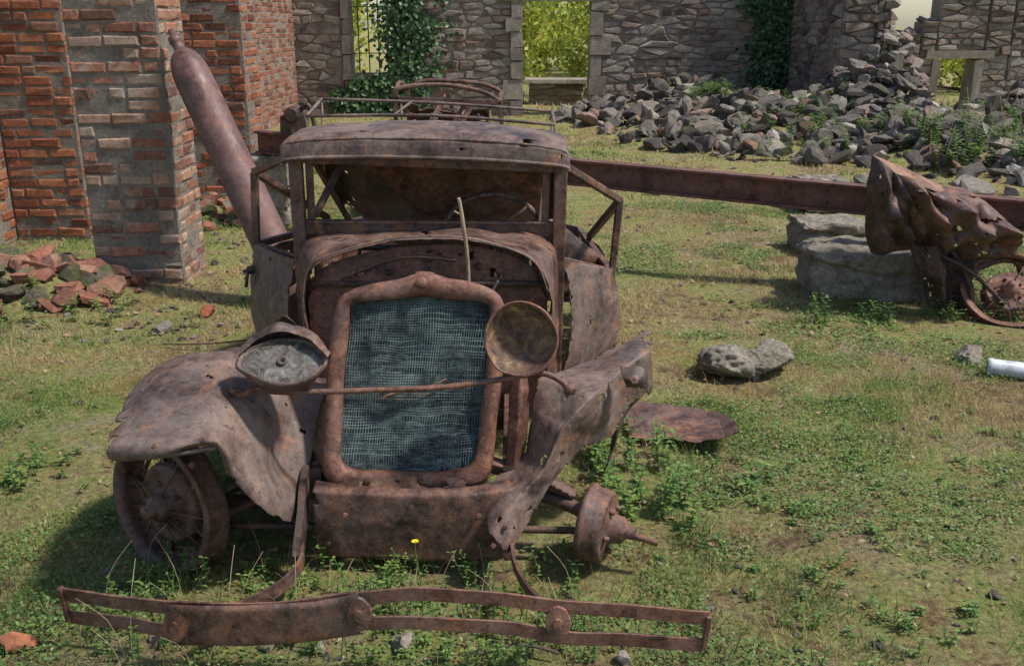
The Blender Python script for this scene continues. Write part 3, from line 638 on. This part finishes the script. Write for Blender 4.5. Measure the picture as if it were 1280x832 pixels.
def whl(c,ax,drum,R=.205,hw=.035):
    b=B(); 
    if R: revolve(b,c,ax,[(R-.05,-hw*.7),(R-.035,-hw*.7),(R-.028,-.01),(R-.028,.01),(R-.035,hw*.7),(R-.008,hw),(R,hw*1.05),(R+.002,hw*.85),(R-.014,hw*.6),(R-.010,-hw*.6),(R+.002,-hw*.9),(R-.004,-hw),(R-.05,-hw*.7)],56,jit=.05)
    revolve(b,c,ax,[(0,-.07),(drum,-.07),(drum+.010,-.062),(drum+.010,-.05),(drum,-.045),(drum,-.02),(drum-.005,.0),(drum*.9,.008),(drum*.85,.004),(drum*.5,.014),(.045,.02),(.042,.05),(.03,.06),(.022,.062),(.02,.09),(0,.092)],40)
    U,W,A=frame(ax)
    for k in range(5):
        an=k*2*math.pi/5; p=V(c)+U*(.07*math.cos(an))+W*(.07*math.sin(an)); revolve(b,p+A*.012,A,[(.009,0),(.009,.014),(0,.015)],6)
    if R:
        for k in range(22):
            if k in(3,4,5,9,10,16,17): continue
            an=k*2*math.pi/22; d=U*math.cos(an)+W*math.sin(an); tube(b,[V(c)+d*.045+A*(.04 if k%2 else -.03),V(c)+d*(R-.02)],.003,5)
    return b
whl((-1.05,2.64,.205),(-.54,-.83,.05),.13,.222,.04).make('front_wheel',RUST,True,car)
b=B(); U,W,A=frame(V((-.54,-.83,.05))); c=V((-1.05,2.64,.205))
tube(b,[c-A*.03+U*(.16*math.cos(t))+W*(.16*math.sin(t)) for t in[k*math.pi/8 for k in range(16)]],.008,6,closed=True,sub=3)
for t in(.2,1.3,2.5,3.6,4.9): bar(b,c-A*.02+U*(.05*math.cos(t))+W*(.05*math.sin(t)),c-A*.02+U*(.185*math.cos(t))+W*(.185*math.sin(t)),.03,.008)
b.make('wheel_spider',RUSTR,False,car)
whl((.29,2.62,.135),(.93,-.36,-.05),.115,0).make('brake_drum',RUST,True,car)
b=B(); tube(b,[(.33,2.6,.13),(.42,2.57,.115),(.44,2.565,.112)],.011,10)
tube(b,[(-.97,2.72,.18),(-.8,2.76,.15),(-.33,2.8,.15),(.05,2.76,.18),(.25,2.66,.15)],.022,8)
tube(b,[(-.95,2.66,.12),(-.3,2.68,.1),(.22,2.66,.1)],.012,8)
tube(b,[(-.5,2.9,.3),(-.8,2.66,.2),(-.95,2.6,.16)],.014,8)
for k in range(4): strap(b,[(-.9+k*.02,2.74,.2+k*.012),(-.33,2.78,.3+k*.012),(.2-k*.02,2.72,.2+k*.012)],.008,.05)
b.make('front_axle',RUST,True,car)
b=B()
for x in(-.62,.0): bar(b,(x,2.7,.24),(x+.0,5.4,.16),.06,.1)
for y in(3.3,4.2,5.2): bar(b,(-.62,y,.2),(0,y,.2),.05,.06)
b.make('chassis_frame',RUSTD,False,car,bevel=.004)
b=B(); box(b,(-.31,3.08,.36),(.2,.42,.26),jit=.006); box(b,(-.31,3.08,.52),(.15,.4,.06),jit=.004)
for k in range(4): revolve(b,(-.31,2.93+k*.1,.55),(0,0,1),[(.02,0),(.018,.03),(0,.031)],8)
revolve(b,(-.31,2.86,.42),(0,-1,0),[(.0,.05),(.06,.05),(.06,.03),(.05,.03),(.05,0)],20)
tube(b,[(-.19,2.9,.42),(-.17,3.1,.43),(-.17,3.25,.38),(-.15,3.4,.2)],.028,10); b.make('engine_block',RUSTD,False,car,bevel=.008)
xs_=[-.75,-.70,-.5,-.31,-.12,.07,.13]; az=[.64,.775,.845,.868,.86,.79,.64]
sheet('firewall',[[(x,3.42,.2) for x in xs_],[(x,3.41,.5) for x in xs_],[(x,3.40,min(z,.66)) for x,z in zip(xs_,az)],[(x,3.42,z-.03) for x,z in zip(xs_,az)]],RUSTR,car,60,50,.006,4,.004,seed=11,hole=.62)
xr=[-.862,-.82,-.55,-.33,-.1,.15,.19]; zr=[.70,.79,.825,.83,.825,.785,.69]
def crow(y,f,dz=0): 
    X_=[a*(1-f)+c*f for a,c in zip(xs_,xr)]; Z_=[a*(1-f)+c*f+dz for a,c in zip(az,zr)]
    return [(X_[0]-.0,y+.01,.25)]+[(X_[0],y,.5)]+[(x,y,z) for x,z in zip(X_,Z_)]+[(X_[-1],y,.5)]+[(X_[-1],y+.01,.22)]
sheet('cowl',[crow(3.365,0,.0),crow(3.39,0.02,.008),crow(3.5,.3,-.01),crow(3.62,.62,-.01),crow(3.75,1,0)],RUST,car,150,50,.009,4,.004,seed=12,edge=.15,hole=.62)
b=B()
tube(b,[(-.76,3.37,.55),(-.757,3.36,.67),(-.71,3.355,.785),(-.5,3.35,.862),(-.31,3.35,.885),(-.12,3.35,.872),(.07,3.355,.80),(.13,3.36,.68)],.008,8,flat=.4)
b.make('cowl_beading',RUSTG,True,car)
b=B()
for x,z in[(-.62,.70),(-.45,.74),(-.12,.76),(.02,.70),(-.6,.55),(0,.55),(-.3,.79)]: revolve(b,(x,3.4,z),(0,-1,0),[(.012,0),(.011,.01),(0,.012)],8)
box(b,(-.13,3.38,.66),(.09,.03,.06),jit=.004); tube(b,[(-.2,3.38,.6),(-.1,3.33,.65),(-.05,3.36,.72)],.007,6)
bar(b,(-.74,3.385,.70),(.12,3.385,.70),.012,.02); tube(b,[(-.62,3.38,.72),(-.4,3.37,.80),(-.2,3.37,.79)],.005,6); b.make('firewall_fittings',RUSTD,True,car)
b=B()
bar(b,(-.842,3.75,.2),(-.838,3.74,1.12),.05,.05); bar(b,(-.795,3.76,.8),(-.79,3.76,1.10),.018,.03)
bar(b,(.178,3.75,.2),(.19,3.74,1.08),.05,.05); bar(b,(.13,3.76,.78),(.135,3.76,1.07),.025,.03)
bar(b,(-.83,3.74,1.115),(.19,3.74,1.078),.03,.05); 
bar(b,(-.83,3.76,.835),(.17,3.76,.825),.035,.06,up=(0,0,1))
bar(b,(-.80,3.73,.86),(.14,3.73,.855),.012,.012)
bar(b,(-.85,3.75,1.12),(-1.083,4.05,1.01),.03,.03); bar(b,(-1.083,4.05,1.01),(-1.10,4.05,.70),.035,.03); bar(b,(-.85,3.78,.70),(-1.10,4.05,.70),.025,.02)
bar(b,(.19,3.75,1.085),(.458,4.05,.89),.03,.03); bar(b,(.458,4.05,.90),(.434,4.05,.57),.035,.03); bar(b,(.2,3.78,.70),(.434,4.05,.583),.03,.02)
bar(b,(-1.083,4.05,1.01),(-.95,4.9,.65),.03,.03); bar(b,(.458,4.05,.89),(.4,4.9,.55),.03,.03)
bar(b,(-.8,3.85,.86),(-.68,4.2,1.13),.03,.02); bar(b,(-.84,4.0,1.1),(-.72,4.3,.72),.025,.02); bar(b,(.12,3.9,.8),(.16,4.15,1.1),.03,.02)
bar(b,(-1.10,4.05,.7),(-.95,5.3,.55),.03,.03); bar(b,(.434,4.05,.57),(.38,5.3,.5),.03,.03)
b.make('cab_frame',RUST,False,car,bevel=.005)
def door(name,A,Bp,zt0,zt1,zb0,zb1,mat,s,seed):
    rows=[]
    for f in(0,.04,.4,.75,1):
        row=[]
        for g_ in(0,.33,.66,1):
            x=A[0]*(1-g_)+Bp[0]*g_; y=A[1]*(1-g_)+Bp[1]*g_; z=(zt0*(1-g_)+zt1*g_)*(1-f)+(zb0*(1-g_)+zb1*g_)*f
            bulge=.035*math.sin(math.pi*min(1,f*1.0))+.01*math.sin(math.pi*g_)
            row.append((x+s*bulge,y-bulge*.6,z))
        rows.append(row)
    return sheet(name,rows,mat,car,50,66,.006,3.5,.004,seed=seed,hole=.66,edge=.2)
door('door_panel',(-.868,3.74),(-1.105,4.05),.705,.70,.22,.22,RUSTG,-1,13)
door('door_panel',(.205,3.74),(.44,4.05),.70,.585,.20,.21,RUSTG,1,14)
b=B(); revolve(b,(-1.12,4.0,.6),(-.5,-.8,0),[(.018,-.01),(.018,.01),(.008,.012),(.008,.04),(0,.04)],12); tube(b,[(-1.125,3.97,.6),(-1.14,3.98,.53)],.008,6); b.make('door_handle',RUSTD,True,car)
for s,(xa,xb) in enumerate([(-1.11,-.96),(.445,.385)]):
    sheet('body_side',[[(xa,4.05,.66-.08*s),(xa*.97,4.6,.6-.05*s),(xb,5.3,.52)],[(xa*1.01,4.05,.4),(xa,4.6,.38),(xb,5.3,.36)],[(xa,4.05,.12),(xa,4.6,.1),(xb,5.3,.1)]],RUST,car,50,26,.014,3.5,.004,seed=15+s,hole=.5)
sheet('rear_panel',[[(-.96,5.3,.55),(-.6,5.4,.62),(-.2,5.42,.62),(.385,5.3,.52)],[(-.96,5.32,.3),(-.6,5.45,.3),(-.2,5.46,.3),(.385,5.32,.3)],[(-.96,5.3,.08),(-.6,5.4,.08),(-.2,5.4,.08),(.385,5.3,.08)]],RUST,car,50,24,.016,3.5,.004,seed=18)
sheet('collapsed_quarter_panel',[[(.21,4.25,.74),(.27,4.35,.70),(.33,4.4,.64)],[(.2,4.25,.62),(.32,4.35,.58),(.42,4.4,.55)],[(.2,4.25,.4),(.3,4.35,.4),(.42,4.4,.4)]],RUSTD,car,14,14,.012,5,.004,seed=19,sharp=.8)
cx_=[-.875,-.855,-.62,-.33,-.04,.19,.215]
roofz=[(3.68,[1.09,1.115,1.125,1.122,1.11,1.09,1.07]),(3.685,[1.11,1.15,1.165,1.162,1.15,1.12,1.085]),(3.70,[1.13,1.172,1.19,1.188,1.176,1.145,1.10]),(3.76,[1.135,1.185,1.208,1.21,1.197,1.16,1.11]),(3.95,[1.14,1.19,1.218,1.222,1.21,1.17,1.115]),(4.1,[1.12,1.18,1.20,1.20,1.19,1.16,1.08]),(4.3,[1.04,1.14,1.15,1.0,1.1,1.1,1.0]),(4.6,[.88,.96,.85,.66,.78,.9,.8]),(5.0,[.66,.7,.5,.42,.5,.62,.6])]
sheet('roof_skin',[[(x,y,z) for x,z in zip(cx_,zz)] for y,zz in roofz],RUSTG,car,110,130,.004,5,.004,seed=20,hole=.62)
b=B(); tube(b,[(x,3.675,z-.004) for x,z in zip(cx_,roofz[0][1])],.008,8); tube(b,[(x,3.695,z-.002) for x,z in zip(cx_,roofz[2][1])],.006,8); b.make('visor_bead',RUSTG,True,car)
sheet('hanging_roof_liner',[[(-.70,4.0,1.14),(-.4,3.95,1.16),(-.1,3.95,1.15),(.13,4.0,1.1)],[(-.6,4.15,1.0),(-.35,4.1,1.0),(-.08,4.1,.98),(.13,4.15,.95)],[(-.45,4.3,.8),(-.3,4.25,.72),(-.05,4.25,.74),(.13,4.3,.75)],[(-.4,4.4,.4),(-.25,4.4,.4),(-.05,4.4,.4),(.13,4.4,.4)]],RUSTR,car,50,46,.02,3.5,.004,seed=21,sharp=.6)
b=B()
tube(b,[(-.86,4.45,1.28),(-.33,4.45,1.262),(.18,4.45,1.225)],.007,8,sub=3); tube(b,[(-.86,4.1,1.235),(-.33,4.1,1.238),(.18,4.1,1.20)],.007,8,sub=3)
for x,dz in((-.86,0),(.18,-.045)): tube(b,[(x,4.45,1.28+dz*1.2),(x,4.1,1.235+dz*.8)],.007,8)
for x in(-.86,-.5,-.1,.18): tube(b,[(x,4.1,1.235-.03*(x+.9)),(x,4.1,1.12)],.006,6); tube(b,[(x,4.45,1.28-.05*(x+.9)),(x,4.42,.95)],.006,6)
tube(b,[(-.5,4.1,1.235),(-.45,4.45,1.27)],.006,6)
b.make('roof_luggage_rail',RUSTG,True,car)
b=B(); C=V((-.08,3.9,.79)); A=V((0,-.62,.78)); U,W,A=frame(A); tube(b,[C+U*(.2*math.cos(t))+W*(.2*math.sin(t)) for t in[k*math.pi/8 for k in range(16)]],.011,8,closed=True,sub=3)
for t in(.3,2.4,4.5): tube(b,[C,C+U*(.2*math.cos(t))+W*(.2*math.sin(t))],.007,6)
tube(b,[C,C-A*.5+V((0,-.2,0))],.015,8); b.make('steering_wheel',RUSTG,True,car)
b=B(); tube(b,[(-.155,3.33,.70),(-.158,3.32,.82),(-.17,3.3,.93),(-.178,3.3,1.0),(-.185,3.3,1.03)],[.007,.006,.0075,.006,.007],8,jit=.15)
tube(b,[(-.175,3.3,.97),(-.20,3.29,.985)],.004,6); b.make('bent_rod',DRY,True,car)
b=B()
for k in range(7): tube(b,[(-.7+k*.13,4.15,.35),(-.7+k*.13,4.2,.55),(-.7+k*.13,4.35,.62)],.008,6)
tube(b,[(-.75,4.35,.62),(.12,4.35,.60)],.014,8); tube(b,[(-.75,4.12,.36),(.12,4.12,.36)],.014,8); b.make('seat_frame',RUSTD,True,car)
sheet('rusty_sheet_metal',[[(.44,3.87,.035),(.58,3.88,.04),(.73,3.84,.04),(.80,3.80,.04),(.84,3.77,.05)],[(.455,3.7,.035),(.60,3.72,.045),(.75,3.68,.042),(.84,3.66,.05),(.89,3.64,.07)],[(.465,3.58,.035),(.60,3.58,.04),(.74,3.54,.045),(.84,3.52,.06),(.90,3.50,.09)],[(.47,3.5,.035),(.60,3.49,.04),(.73,3.44,.045),(.83,3.42,.075),(.88,3.41,.105)]],RUST,None,70,60,.004,4,.003,seed=22,edge=.1,sharp=.7)
# ================================================================ SECOND WRECK
w2=empty('burnt_car_wreck',(-.6,8.6,0)); b=B()
for p,q in[((-1.02,8.5,.3),(-1.0,8.5,1.08)),((-.08,8.5,.3),(-.1,8.5,.96)),((-1.0,8.5,.99),(-.1,8.5,.96)),((-.1,8.5,.96),(-.1,9.5,.98)),((-1.0,9.5,.3),(-1.0,9.5,1.05)),((-.1,9.5,.3),(-.1,9.5,1.0)),((-.95,8.5,.75),(-.15,8.5,.72)),((-.55,8.5,.72),(-.4,8.52,.96)),((-.5,8.4,.7),(-.35,8.5,.93)),((-.45,9.0,.55),(-.6,9.0,1.04)),((-.75,8.5,.72),(-.6,9.1,.98))]:
    bar(b,p,q,.035,.035)
tube(b,[(-1.0,8.5,1.0),(-.97,8.52,1.08),(-.6,8.6,1.10),(-.25,8.6,1.04),(-.1,8.5,.96)],.02,8); tube(b,[(-1.0,9.5,1.02),(-.8,9.5,1.09),(-.3,9.5,1.06),(-.1,9.5,.98)],.02,8); tube(b,[(-1.0,8.5,1.06),(-1.02,9,1.1),(-1.0,9.5,1.02)],.018,8)
b.make('cab_frame',RUST,False,w2)
sheet('fallen_roof',[[(-.95,8.8,.92),(-.55,8.85,.86),(-.2,8.8,.90)],[(-.95,9.1,.75),(-.55,9.1,.65),(-.2,9.1,.72)],[(-.95,9.4,.85),(-.55,9.4,.8),(-.2,9.4,.7)]],RUST,w2,40,40,.03,3.5,.005,hole=.3,seed=31,sharp=.5)
sheet('bonnet',[[(-.95,7.9,.35),(-.95,7.9,.6),(-.55,7.85,.70),(-.15,7.9,.6),(-.15,7.9,.35)],[(-1.0,8.2,.35),(-1.0,8.2,.66),(-.55,8.2,.77),(-.1,8.2,.66),(-.1,8.2,.35)],[(-1.02,8.5,.35),(-1.02,8.5,.70),(-.55,8.5,.80),(-.08,8.5,.70),(-.08,8.5,.35)]],RUST,w2,36,24,.02,3.5,.006,seed=32)
sheet('body_side',[[(-1.03,8.5,.72),(-1.05,9.1,.7),(-1.0,9.9,.6)],[(-1.06,8.5,.4),(-1.08,9.1,.4),(-1.0,9.9,.4)],[(-1.03,8.5,.05),(-1.05,9.1,.05),(-1.0,9.9,.05)]],RUST,w2,24,16,.02,3.5,.006,seed=33)
sheet('body_side',[[(-.07,8.5,.70),(-.05,9.1,.68),(-.1,9.9,.6)],[(-.04,8.5,.4),(-.02,9.1,.4),(-.1,9.9,.4)],[(-.07,8.5,.05),(-.05,9.1,.05),(-.1,9.9,.05)]],RUST,w2,24,16,.02,3.5,.006,seed=34)
sheet('rear_panel',[[(-1.,9.9,.6),(-.55,9.98,.65),(-.1,9.9,.6)],[(-1,9.9,.05),(-.55,10,.05),(-.1,9.9,.05)]],RUST,w2,24,12,.02,3.5,.006,seed=35)
b=B(); C=V((-.3,8.7,.84)); U,W,A=frame(V((0,-.6,.8))); tube(b,[C+U*(.19*math.cos(t))+W*(.19*math.sin(t)) for t in[k*math.pi/8 for k in range(16)]],.012,8,closed=True,sub=2); tube(b,[C,C-A*.5],.015,8); b.make('steering_wheel',RUSTD,True,w2)
for c_,ax_ in[((-1.0,8.05,.25),(-1,0,0)),((-.1,8.05,.25),(1,0,0)),((-1.02,9.6,.25),(-1,0,0)),((-.08,9.6,.25),(1,0,0))]: whl(c_,ax_,.12,.25).make('wheel',RUSTD,True,w2)
# ================================================================ CRUMPLED METAL + WHEEL right (angular folded casing)
cm=empty('crumpled_car_body_panel',(2.4,5.4,.4))
sheet('folded_panel',[
[(2.16,5.62,.78),(2.26,5.60,.76),(2.36,5.60,.72),(2.48,5.58,.71),(2.62,5.58,.70),(2.76,5.54,.60),(2.86,5.5,.50)],
[(2.14,5.46,.80),(2.24,5.38,.78),(2.34,5.30,.70),(2.47,5.36,.69),(2.61,5.34,.68),(2.76,5.36,.57),(2.87,5.4,.48)],
[(2.20,5.42,.72),(2.27,5.20,.71),(2.37,5.36,.63),(2.49,5.08,.64),(2.60,5.30,.57),(2.74,5.06,.53),(2.86,5.28,.43)],
[(2.24,5.36,.62),(2.30,5.38,.60),(2.39,5.16,.56),(2.49,5.34,.51),(2.60,5.06,.52),(2.70,5.30,.43),(2.82,5.24,.37)],
[(2.27,5.46,.50),(2.33,5.34,.49),(2.40,5.44,.44),(2.47,5.22,.43),(2.56,5.38,.39),(2.66,5.22,.38),(2.76,5.38,.32)],
[(2.30,5.55,.42),(2.35,5.5,.38),(2.41,5.5,.36),(2.46,5.42,.32),(2.53,5.48,.33),(2.59,5.40,.30),(2.66,5.5,.30)]],RUST,cm,96,90,.007,5,.003,seed=41,hole=.48,sharp=.9)
sheet('torn_flap',[
[(2.03,5.46,.90),(2.08,5.42,.87),(2.14,5.42,.82),(2.20,5.40,.76)],
[(2.02,5.46,.74),(2.09,5.28,.74),(2.15,5.42,.71),(2.23,5.30,.66)],
[(2.03,5.46,.58),(2.07,5.40,.56),(2.16,5.26,.58),(2.26,5.40,.56)],
[(2.05,5.48,.44),(2.12,5.32,.42),(2.20,5.46,.44),(2.28,5.34,.44)],
[(2.10,5.50,.33),(2.16,5.46,.32),(2.24,5.48,.34),(2.31,5.46,.36)]],RUSTD,cm,60,70,.006,5,.003,seed=42,sharp=.9,hole=.6)
sheet('upper_fold',[[(2.03,5.5,.89),(2.14,5.60,.86),(2.3,5.64,.80),(2.45,5.62,.73)],[(2.04,5.48,.895),(2.16,5.50,.85),(2.3,5.5,.78),(2.46,5.50,.72)],[(2.06,5.44,.87),(2.16,5.43,.80),(2.3,5.36,.74),(2.44,5.38,.69)]],RUSTO,cm,50,24,.006,5,.003,seed=44,sharp=.8,hole=.55)
sheet('lower_scrap',[[(2.3,5.45,.38),(2.42,5.36,.40),(2.55,5.44,.38),(2.68,5.40,.34)],[(2.36,5.38,.2),(2.44,5.28,.24),(2.54,5.40,.2),(2.62,5.30,.2)],[(2.44,5.40,.02),(2.5,5.30,.04),(2.56,5.38,.02),(2.6,5.30,.02)]],RUSTD,cm,50,50,.008,5,.004,seed=43,hole=.4,sharp=.9)
b=B(); tube(b,[(2.3,5.44,.38),(2.55,5.3,.3),(2.78,5.2,.1)],.012,8); tube(b,[(2.45,5.5,.5),(2.6,5.3,.22),(2.62,5.25,.03)],.016,8); tube(b,[(2.7,5.6,.5),(2.95,5.5,.3),(3.05,5.5,.02)],.016,8); b.make('bent_struts',RUSTD,True,cm)
whl((2.82,5.26,.16),(-.24,-.66,.71),.13,.25,.03).make('discarded_wheel',RUSTR,True)
b=B(); revolve(b,(2.27,4.32,.045),(.95,-.42,0),[(.03,0),(.042,.0),(.043,.02),(.040,.03),(.040,.6),(.03,.6)],24); b.make('white_enamel_pipe',PLAST,True)
# ================================================================ VEGETATION
def leafq(b,p,d,n_,L,Wd,r):
    s=d.cross(n_).normalized()
    b.add([p,p+d*L*.5+s*Wd,p+d*L-n_*L*.15,p+d*L*.5-s*Wd],[(0,1,2,3)],r)
def rv(): return V((random.gauss(0,1),random.gauss(0,1),random.gauss(0,1))).normalized()
def weed(b,x,y,h,n,L,spread=.4):
    z=gzf(x,y)
    for s in range(n):
        a=random.uniform(0,6.28); top=V((x+math.cos(a)*h*spread*random.random(),y+math.sin(a)*h*spread*random.random(),z+h*random.uniform(.6,1)))
        base=V((x+random.uniform(-.02,.02),y+random.uniform(-.02,.02),z)); tube(b,[base,top],.0015,4,r=.4)
        k=max(3,int(h/.022)); 
        for i in range(k):
            p=base.lerp(top,(i+1)/k)
            for q in range(2):
                an=i*1.57+q*3.14+random.uniform(-.4,.4); d=V((math.cos(an),math.sin(an),random.uniform(.0,.5))).normalized()
                leafq(b,p,d,V((0,0,1)),L*random.uniform(.6,1.1),L*.24,random.uniform(.2,1))
random.seed(9); b=B()
for k in range(170):
    x=random.uniform(-1.15,.3); y=random.uniform(2.12,2.6); weed(b,x,y,random.uniform(.03,.14),2,random.uniform(.012,.026))
for k in range(30): weed(b,random.uniform(.3,.62),random.uniform(2.85,3.5),random.uniform(.06,.22),2,.042)
for x,y in[(.88,3.2),(.84,3.15),(.93,3.22)]: weed(b,x,y,.07,3,.05,1.)
for k in range(60): weed(b,random.uniform(1.7,3.0),random.uniform(5.1,5.6),random.uniform(.04,.16),2,.035)
for k in range(22): weed(b,random.uniform(-1.95,-1.65),random.uniform(3.1,3.4),random.uniform(.03,.09),2,.03)
for k in range(90):
    y=random.uniform(2.1,5.5); weed(b,random.uniform(-.55*y,.55*y),y,random.uniform(.02,.05),2,.02,1.)
for k in range(70): 
    y=2.0+2.0*random.random(); weed(b,random.uniform(.7,.58*y),y,random.uniform(.02,.06),3,.022,1.)
for k in range(30): weed(b,random.uniform(-3.2,-2.2),random.uniform(5.0,5.5),random.uniform(.05,.15),2,.04)
for k in range(40): weed(b,random.uniform(2.7,3.2),random.uniform(14.5,15.2),random.uniform(.15,.4),2,.08)
for k in range(90): weed(b,random.uniform(4.6,7.5),random.uniform(10.4,12.5),random.uniform(.15,.5),2,.08)
for k in range(80): weed(b,random.uniform(3.0,4.9),random.uniform(11.2,15),random.uniform(.1,.35),2,.07)
b.make('weeds',LEAF)
b=B()
for k in range(150):
    if k<60: x=random.uniform(-1.2,.4);y=random.uniform(2.02,2.5)
    else: y=random.uniform(2.2,6);x=random.uniform(-.55*y,.55*y)
    z=gzf(x,y);h=random.uniform(.06,.24); a=random.uniform(0,6.28)
    tube(b,[(x,y,z),(x+math.cos(a)*h*.15,y+math.sin(a)*h*.15,z+h*.6),(x+math.cos(a)*h*.5,y+math.sin(a)*h*.5,z+h)],.0008,4,sub=3)
for k in range(90):
    x=random.uniform(4.6,8.5);y=random.uniform(10.3,12);z=gzf(x,y);h=random.uniform(.2,.6);a=random.uniform(0,6.28); tube(b,[(x,y,z),(x+math.cos(a)*h*.3,y+math.sin(a)*h*.3,z+h)],.004,4)
b.make('dry_grass_stalks',DRY)
b=B()
tube(b,[(-1.8,4.7,.03),(-1.55,4.65,.05),(-1.35,4.75,.04)],.004,6); tube(b,[(-.1,2.15,.02),(.02,2.18,.03),(.12,2.16,.02)],.005,6)
b.make('fallen_twigs',BARK,True)
d=empty('dandelion',(-.25,2.3,0)); b=B(); tube(b,[(-.25,2.3,0),(-.247,2.29,.12),(-.262,2.3,.235),(-.262,2.3,.27)],.002,6); b.make('stem',LEAF,True,d)
b=B()
for k in range(26):
    a=k*2.4; dr=V((math.cos(a),math.sin(a),.5)); leafq(b,V((-.262,2.3,.268)),dr.normalized(),V((0,0,1)),.012,.003,.5)
b.make('flower_head',FLOWER,False,d)
def ivy(name,fn,n,s,Yw=17.93):
    b=B()
    while n>0:
        x,z=fn(); 
        if x is None: continue
        n-=1; nn=V((random.gauss(0,.4),-1,random.gauss(.3,.4))).normalized(); dd=V((random.gauss(0,1),0,-abs(random.gauss(0,1)))); dd=(dd-nn*dd.dot(nn)).normalized()
        leafq(b,V((x,Yw-random.random()**2*.2,z)),dd,nn,s*random.uniform(.6,1.3),s*.45,random.random())
    b.make(name,IVYM)
def f1():
    t=random.random()
    if t<.6:
        z=random.uniform(.5,3.4); x=-1.85+.3*mn.noise(V((0,0,z*1.5)))+random.gauss(0,.19+.06*z); 
        return (x,z) if mn.noise(V((x*3,z*3,0)))>-.3 else (None,0)
    x=random.uniform(-3.3,-1.5); z=random.uniform(-.0,.9)
    if z>.74+.25*mn.noise(V((x*4,0,3))) or (x<-2.9 and z>.5): return None,0
    return x,z
ivy('ivy',f1,5600,.085)
def f2():
    z=random.uniform(.3,3.4); x=4.62+.22*mn.noise(V((3,0,z*1.7)))+random.gauss(0,.2)
    if x>4.93: return None,0
    return x,z
ivy('ivy',f2,3200,.08)
def tree(name,x,y,h,r,n,s,mat,low=.1):
    e=empty(name,(x,y,0)); b=B(); tube(b,[(x,y,-.1),(x+.1,y,h*.35),(x-.05,y+.1,h*.7)],[.14*r/2+.05,.09,.04],8)
    cl=[]
    for k in range(26):
        a=random.uniform(0,6.28); q=random.random()**.5; z=h*(low+(1-low)*random.random()); rad=r*(1-.5*abs(z/h-.5)*1.4)
        c=V((x+math.cos(a)*q*rad,y+math.sin(a)*q*rad,z)); cl.append((c,random.uniform(.2,.42)*r,random.uniform(-.3,.3)))
        if k<12: tube(b,[(x,y,z*.4),(x*.5+c.x*.5,y*.5+c.y*.5,z*.75),tuple(c)],[.05,.03,.012],6)
    b.make('trunk_and_limbs',BARK,True,e)
    P=[];R_=[]
    for k in range(n):
        c,q,o=random.choice(cl); dv=rv()*q*random.random()**.4; p=c+V((dv.x,dv.y,dv.z*.8))
        d=rv(); n_=rv(); sd=d.cross(n_).normalized(); L=s*random.uniform(.6,1.3)
        P+=[p,p+d*L*.5+sd*L*.3,p+d*L,p+d*L*.5-sd*L*.3]; R_+=[min(1,max(0,random.gauss(.5+o,.18)))]*4
    o=npmesh('crown',np.array([tuple(q) for q in P]),np.arange(len(P)).reshape(-1,4),mat,np.array(R_)); par(o,e)
random.seed(21)
tree('shrub_tree',2.4,23.5,3.0,1.4,5500,.12,LEAFY,.05)
tree('shrub_tree',-.4,28,3.6,2.2,5000,.17,LEAFY,.05)
tree('shrub_tree',3.5,31,4,3,6000,.2,LEAFY,.05)
tree('shrub_tree',-4.2,23,3.6,1.8,6000,.13,LEAFY,.05)
tree('shrub_tree',-7,28,5,3,6000,.2,LEAFY,.05)
tree('shrub_tree',-7.5,13,4.5,1.8,6000,.13,LEAFY,.1)
tree('bush',11.2,24.5,1.3,1.6,5000,.12,LEAFY,.0)
tree('bush',1.0,36,3.0,3.5,5000,.25,LEAFY,.0)
b=B(); stones(b,(.35,20.6,0),(1,0,0),(0,-1,0),[(0,1.15,-.1,.42)],th=.5); box(b,(.925,20.85,.47),(1.3,.7,.09),.6,2,jit=.01); b.make('stone_trough',[STONE,MORTS,PALE])
# ================================================================ LIGHT + CAMERA
Sd=V((.60,-.11,.92)).normalized()
sun=bpy.data.lights.new('sun','SUN'); sun.energy=4.7; sun.angle=math.radians(5); sun.color=(1,.955,.89)
so=bpy.data.objects.new('sun',sun); so.rotation_euler=Sd.to_track_quat('Z','Y').to_euler(); so.location=(6,2,9); link(so)
w=bpy.data.worlds.new('World'); scene.world=w; w.use_nodes=True; nt=w.node_tree
sk=nt.nodes.new('ShaderNodeTexSky'); sk.sky_type='NISHITA'; sk.sun_disc=False; sk.sun_elevation=math.asin(Sd.z); sk.sun_rotation=math.atan2(Sd.x,Sd.y); sk.dust_density=1.0; sk.air_density=1.0; sk.ozone_density=.6
nt.links.new(sk.outputs[0],nt.nodes['Background'].inputs[0]); nt.nodes['Background'].inputs[1].default_value=.15
cam=bpy.data.cameras.new('camera'); cam.lens=33.75; cam.sensor_width=36; cam.clip_end=1500; cam.clip_start=.05
cobj=bpy.data.objects.new('camera',cam); cobj.location=(0,0,1.6); cobj.rotation_euler=(math.radians(90-17.8),0,0); link(cobj); scene.camera=cobj
scene.view_settings.view_transform='Standard'; scene.view_settings.look='None'; scene.view_settings.exposure=0
